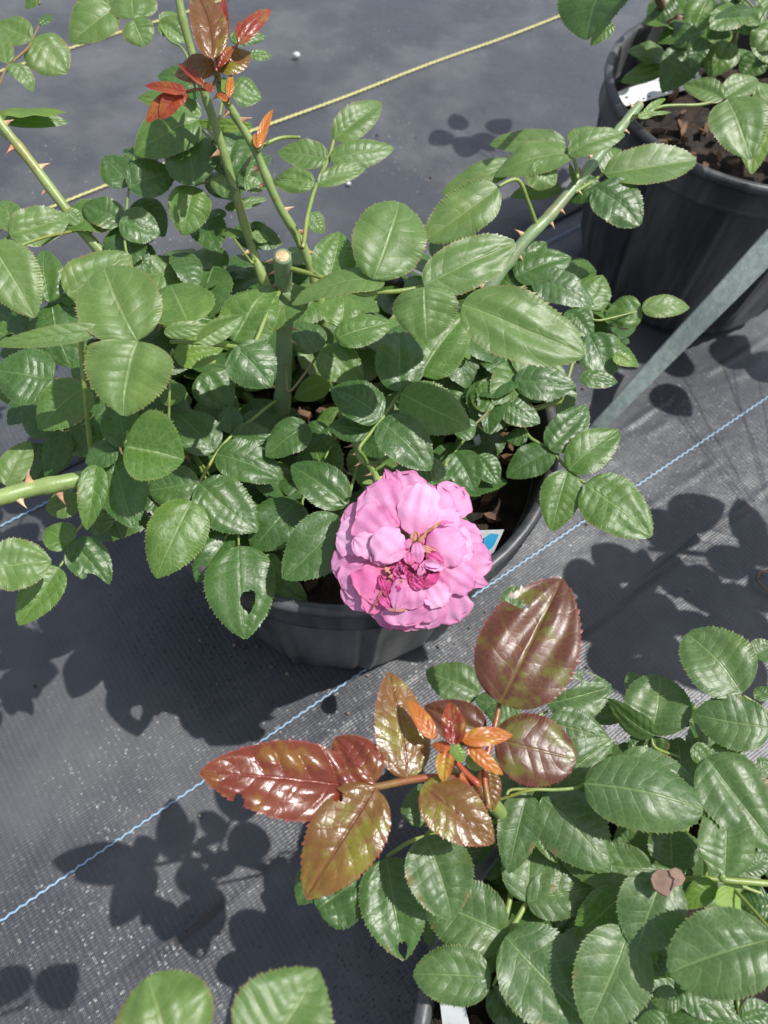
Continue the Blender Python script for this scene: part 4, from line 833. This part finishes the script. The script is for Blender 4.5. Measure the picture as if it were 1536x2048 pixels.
rb.comp('H', .236, [(475, 1480), (440, 1545), (390, 1622), (350, 1700)], [(475, 1480, 500, 1125, 225, .002), (478, 1478, 795, 1415, 200, .003), (392, 1622, 18, 1460, 290, .002, T(prof=(.48, .70), bumps=.05)), (384, 1630, 755, 2015, 345, .010, T(prof=(.48, .70))), (322, 1812, -20, 1795, 245, .006, T(prof=(.48, .64))), (410, 1560, 540, 1560, 80, -.01, T(c='g'))], 'stemd', 'm', rad=.0014)
rb.comp('H', .250, [(1032, 1336), (1080, 1350)], [(1030, 1336, 630, 1300, 195, .002, T(prof=(.48, .70))), (1115, 1335, 1108, 1140, 200, .003, T(bumps=.06)), (1010, 1330, 880, 1150, 170, -.004)], 'stemd', 'm')
rb.comp('H', .268, [(1085, 1345), (1100, 1372)], [(1082, 1345, 960, 1692, 285, .002, T(prof=(.48, .64)))], 'stemd', 'm')
rb.comp('H', .278, [(1344, 1362), (1345, 1380), (1550, 1398)], [(1345, 1366, 1342, 1012, 220, 0, T(prof=(.48, .74))), (1355, 1392, 1405, 1545, 190, -.006, T(c='y', roll=150)), (1300, 1390, 1170, 1505, 110, -.01, T(c='y')), (1430, 1345, 1545, 1268, 95, -.004)], 'stemd', 'm', rad=.0014)
rb.comp('H', .275, [(1268, 850), (1230, 900)], [(1262, 845, 1575, 1250, 270, .004, T(curl=.25, c='m')), (1200, 800, 1290, 860, 80, -.01, T(c='m')), (1270, 832, 1470, 890, 125, -.02, T(c='m'))], 'stemd', 'm')
rb.comp('H', .262, [(1425, 572), (1500, 620), (1560, 690)], [(1422, 565, 1182, 300, 265, .002, T(prof=(.47, .56))), (1545, 715, 1210, 655, 215, .004, T(prof=(.48, .68))), (1470, 400, 1560, 350, 110, -.006, T(c='m')), (1540, 590, 1480, 540, 90, -.01)], 'stemd', 'm')
rb.comp('H', .238, [(1025, 742), (1040, 800)], [(1022, 745, 1062, 486, 268, .003, T(prof=(.47, .56))), (985, 600, 925, 470, 100, -.006), (1042, 748, 835, 588, 95, .008, T(roll=-40, c='m')), (1040, 750, 1050, 840, 110, -.002, T(fold=.5)), (940, 830, 1030, 740, 110, -.008), (900, 650, 720, 660, 90, -.012), (880, 840, 960, 800, 90, -.014)], 'stemd', 'm')
rb.comp('H', .230, [(1190, 850), (1150, 900)], [(1190, 850, 1392, 782, 135), (1210, 700, 1130, 600, 110, -.006), (1300, 760, 1430, 720, 120, -.01), (1500, 900, 1560, 870, 90)], 'stemd', 'm')
rb.comp('H', .262, [(930, 1615), (980, 1560)], [(925, 1600, 745, 2030, 330, .002, T(prof=(.48, .68))), (905, 1440, 690, 1625, 185, -.012, T(c='g')), (1145, 1895, 1015, 1905, 115, .004), (1125, 1820, 1405, 1940, 190, .002, T(c='d')), (1050, 1700, 955, 1735, 80, -.01, T(c='y')), (1010, 1690, 1080, 1800, 120, -.012, T(c='d'))], 'stemd', 'm')
rb.comp('H', .290, [(1545, 1660), (1580, 1650)], [(1560, 1640, 1105, 1790, 380, .004, T(prof=(.47, .56), c='m', bumps=.05))], 'stemd', 'm')
rb.comp('H', .262, [(1540, 1480), (1580, 1470)], [(1545, 1480, 1405, 1480, 140), (1530, 1300, 1420, 1330, 90, -.01)], 'stemd', 'd')
rb.comp('H', .268, [(1380, 2000), (1420, 2060)], [(1420, 2010, 1085, 1990, 120), (1420, 2000, 1560, 1950, 140), (1090, 1990, 960, 2030, 100)], 'stemd', 'd')
rb.comp('H', .215, [(330, 1850), (350, 1800)], [(330, 1850, 450, 2040, 150), (600, 1640, 690, 1520, 110), (690, 1640, 600, 1720, 120, -.01), (300, 1380, 360, 1160, 110)], 'stemd', 'd')
rb.comp('H', .262, [(30, 1192), (80, 1140), (200, 1010)], [(28, 1190, 150, 1552, 262, .006, T(prof=(.48, .68))), (35, 1150, 10, 960, 175, -.012)], 'stemd', 'm', rad=.001)
rb.comp('I', .248, [(1100, 220), (1135, 195), (1215, 150)], [(1098, 222, 1170, 614, 235, .002, T(c='d', bumps=.05, hole=[(.93, .05, .1, .35)], label='glossy leaflet split at its tip')), (1000, 300, 835, 420, 225, 0, T(prof=(.45, .35), bumps=.12, curl=.3, c='d')), (880, 230, 760, 400, 130, -.002, T(c='d', curl=.3))], 'stemd', 'm', rad=.001)
rb.comp('H', .215, [(1300, 800), (1250, 900)], [(1260, 850, 1200, 1000, 120), (1480, 1000, 1440, 1130, 120), (1230, 1000, 1280, 1130, 130, -.005)], 'stemd', 'd')
def keep3(p):
    x, y = proj(p); return x > 1010 and y > 1500 + max(0, 1300 - x) * .2
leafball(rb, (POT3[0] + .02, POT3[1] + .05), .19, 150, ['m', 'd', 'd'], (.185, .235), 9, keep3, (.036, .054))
# dry bark flake lying on a leaf
fm = plain('flake_brown', (.20, .125, .09), .85, (.11, .07, .05), 120); fdk = plain('flake_crack', (.02, .014, .010), .9)
def flake(name, pts, z, th, mat, parent=None):
    P_ = [np.array(Z('H', *q, z)) for q in pts]; n_ = len(P_)
    V = P_ + [p - np.array([0, 0, th]) for p in P_]; F = [list(range(n_)), list(range(2 * n_ - 1, n_ - 1, -1))] + [[i, i + n_, (i + 1) % n_ + n_, (i + 1) % n_] for i in range(n_)]
    return link(name, mesh(name, V, F, smooth=False), mat, parent)
fk = tag(flake('bark_flake', ((1022, 1378), (1028, 1358), (1052, 1336), (1098, 1340), (1130, 1327), (1154, 1338), (1174, 1376), (1158, 1403), (1124, 1416), (1094, 1457), (1070, 1444), (1036, 1420)), .2795, .0016, fm),
         'dry brown bark flake lying on a green leaf at the bottom right', 'bark flake')
flake('crack', ((1094, 1340), (1101, 1340), (1110, 1364), (1126, 1376), (1124, 1382), (1104, 1368)), .2798, .0001, fdk, fk); flake('crack', ((1118, 1380), (1124, 1380), (1120, 1406), (1110, 1430), (1106, 1424), (1114, 1404)), .2798, .0001, fdk, fk)

# ------------------------------------------------------------------ bush in the top right pot
tr_ = Bush('rose_bush', 'rose bush with small dark leaves in the top right pot', (POT2[0], POT2[1], HP - .04))
def C3(x, y, z): return ('w', *Z('C', x, y, z))
tr_.cane([C3(985, 20, .27), C3(1040, 80, .25), C3(1085, 160, .21), C3(1100, 200, .17)], [.006, .006, .0062, .0065], 'wood', 3)
tr_.cane([C3(1400, -200, .35), C3(1380, 60, .27), C3(1350, 250, .20), C3(1340, 300, .17)], [.003, .0035, .004, .0045], 'stem', 4)
tr_.cane([C3(900, -250, .42), C3(960, -60, .33), C3(1000, 40, .28), C3(1085, 180, .17)], [.0025, .003, .0035, .004], 'wood', 3)
tr_.comp('C', .36, [(715, -60), (800, -120)], [(735, -150, 605, 205, 320, .004, T(c='d', roll=25, fold=.2)), (745, 120, 628, 232, 70, -.004, T(c='g'))], 'stemd')
tr_.comp('C', .29, [(1050, -10), (1100, -60)], [(1050, -20, 922, 118, 135), (1230, -10, 1158, 168, 165, .006, T(c='g')), (1362, 108, 1222, 195, 115, -.004), (1182, 158, 1055, 235, 108), (1200, 190, 1142, 345, 98), (1420, 60, 1300, -20, 100)], 'stemd', 'd')
tr_.comp('C', .265, [(1140, 260), (1200, 240), (1330, 215)], [(1142, 258, 995, 475, 175), (1332, 212, 1235, 392, 165, .004, T(c='g')), (1500, 290, 1400, 390, 125), (1000, 330, 783, 418, 95, -.02, T(c='g')), (1170, 460, 1230, 500, 90, -.03)], 'stemd', 'd')
tr_.comp('C', .30, [(1500, 100), (1560, 140)], [(1500, 125, 1380, 58, 105, 0, T(c='l')), (1570, 120, 1462, 270, 145, 0, T(c='l')), (1500, 60, 1580, -20, 110), (1300, 20, 1420, 90, 90, -.01), (1440, 180, 1380, 90, 110, -.008), (1480, 200, 1560, 330, 130, -.01), (1380, 160, 1330, 60, 90, -.01)], 'stemd', 'g')
tr_.cane([('w', .48, .86, .36), ('w', .44, .80, .28), ('w', POT2[0] + .02, POT2[1] + .02, .17)], [.002, .003, .004], 'stem', 0)
_sh = np.array([math.sin(SUN_AZ), math.cos(SUN_AZ)]) / math.tan(SUN_EL)
for (x, y, tx, ty) in ((905, 262, 860, 285), (930, 255, 905, 225), (945, 270, 925, 312), (985, 262, 1020, 235), (1000, 275, 1045, 290), (960, 262, 985, 300)):
    z = .34; g0 = U(x, y, 0); g1 = U(tx, ty, 0); p0 = np.array([g0[0] + _sh[0] * z, g0[1] + _sh[1] * z, z]); p1 = np.array([g1[0] + _sh[0] * z, g1[1] + _sh[1] * z, z - .004])
    L = np.linalg.norm(p1 - p0); V, F, uv = blade(p0, p1, L * .42, np.array([0, 0, 1.]), rng=R_); e = tr_.near(p0); Vt, Ft, _, _ = tube([p0, (p0 + e) / 2 + np.array([0, 0, .01]), e], .0007, 6, 5)
    st = link('leaf_stalk', mesh('leaf_stalk', Vt, Ft, off=tr_.loc), M['stemd'], tr_.root); link('leaflet', mesh('leaflet', V, F, uv, off=tr_.loc), M['g'], st)
def keep2(p):
    x, y = proj(p); return x > 1330 and y < 150
leafball(tr_, (POT2[0] + .03, POT2[1] + .02), .15, 60, ['d', 'g'], (.2, .33), 12, keep2)

# ------------------------------------------------------------------ bush at the bottom edge and the one beyond the right edge that throws shade
bb_ = Bush('rose_bush', 'rose branch with two big rounded leaves at the bottom edge', (-.20, -.20, .0))
bb_.cane([('w', -.075, -.055, .345), ('w', -.11, -.10, .31), ('w', -.17, -.17, .18), ('w', -.20, -.20, .0)], [.002, .003, .004, .005], 'stem', 3)
bb_.comp('I', .350, [(420, 960), (430, 1020)], [(300, 1000, 185, 678, 450, 0, T(prof=(.44, .54), c='l', curl=.4, bumps=.08, fold=.1)), (600, 1010, 838, 652, 385, .004, T(prof=(.46, .84), c='l', bumps=.04))], 'stemd', 'l', rad=.0014)
rb4 = Bush('rose_bush', 'rose bush just beyond the right edge whose leaves shade the cloth', (POT4[0], POT4[1], HP - .04))
rb4.cane([('w', .62, .36, .50), ('w', .60, .34, .3), ('w', .60, .34, .17)], [.003, .004, .005], 'stem', 0)
rb4.cane([('w', .46, .36, .40), ('w', .55, .35, .28), ('w', .59, .34, .17)], [.003, .004, .005], 'stem', 0)
shv = np.array([math.sin(SUN_AZ), math.cos(SUN_AZ)]) / math.tan(SUN_EL)
rng4 = random.Random(4)
for (x, y) in ((1290, 690), (1360, 720), (1440, 640), (1350, 800), (1470, 700), (1530, 730), (1400, 1020), (1345, 1060), (1500, 1040), (1520, 1090), (1470, 1120), (1230, 1120), (1290, 1140), (1350, 1150), (1410, 1180), (1480, 1200), (1210, 1190), (1270, 1210), (1330, 1230), (1400, 1260), (1460, 1270), (1520, 1260), (1380, 1330), (1440, 1340), (1500, 1350), (1320, 1290), (1250, 1270), (1200, 1240), (1180, 1160), (1530, 1180), (1300, 1360), (1230, 1330)):
    z = .34
    for z in (.30, .36, .42, .48, .54, .6):
        g_ = U(x, y, 0); p = np.array([g_[0] + shv[0] * z, g_[1] + shv[1] * z, z])
        q = proj(p)
        if q[0] > 1640: break
    else: continue
    a = rng4.uniform(0, 6.28); d = np.array([math.cos(a), math.sin(a), rng4.uniform(-.2, .1)]); L = rng4.uniform(.045, .06)
    V, F, uv = blade(p - d * L / 2, p + d * L / 2, L * .40, nrm(np.array([rng4.uniform(-.2, .2), rng4.uniform(-.2, .2), 1])), rng=rng4)
    e = rb4.near(p); Vt, Ft, _, _ = tube([p - d * L / 2, (p + e) / 2 + np.array([0, 0, .01]), e], .0005, 6, 5)
    st = link('leaf_stalk', mesh('leaf_stalk', Vt, Ft, off=rb4.loc), M['stemd'], rb4.root); link('leaflet', mesh('leaflet', V, F, uv, off=rb4.loc), M['g'], st)
print('leaflets', cb.nleaf, rb.nleaf, tr_.nleaf)
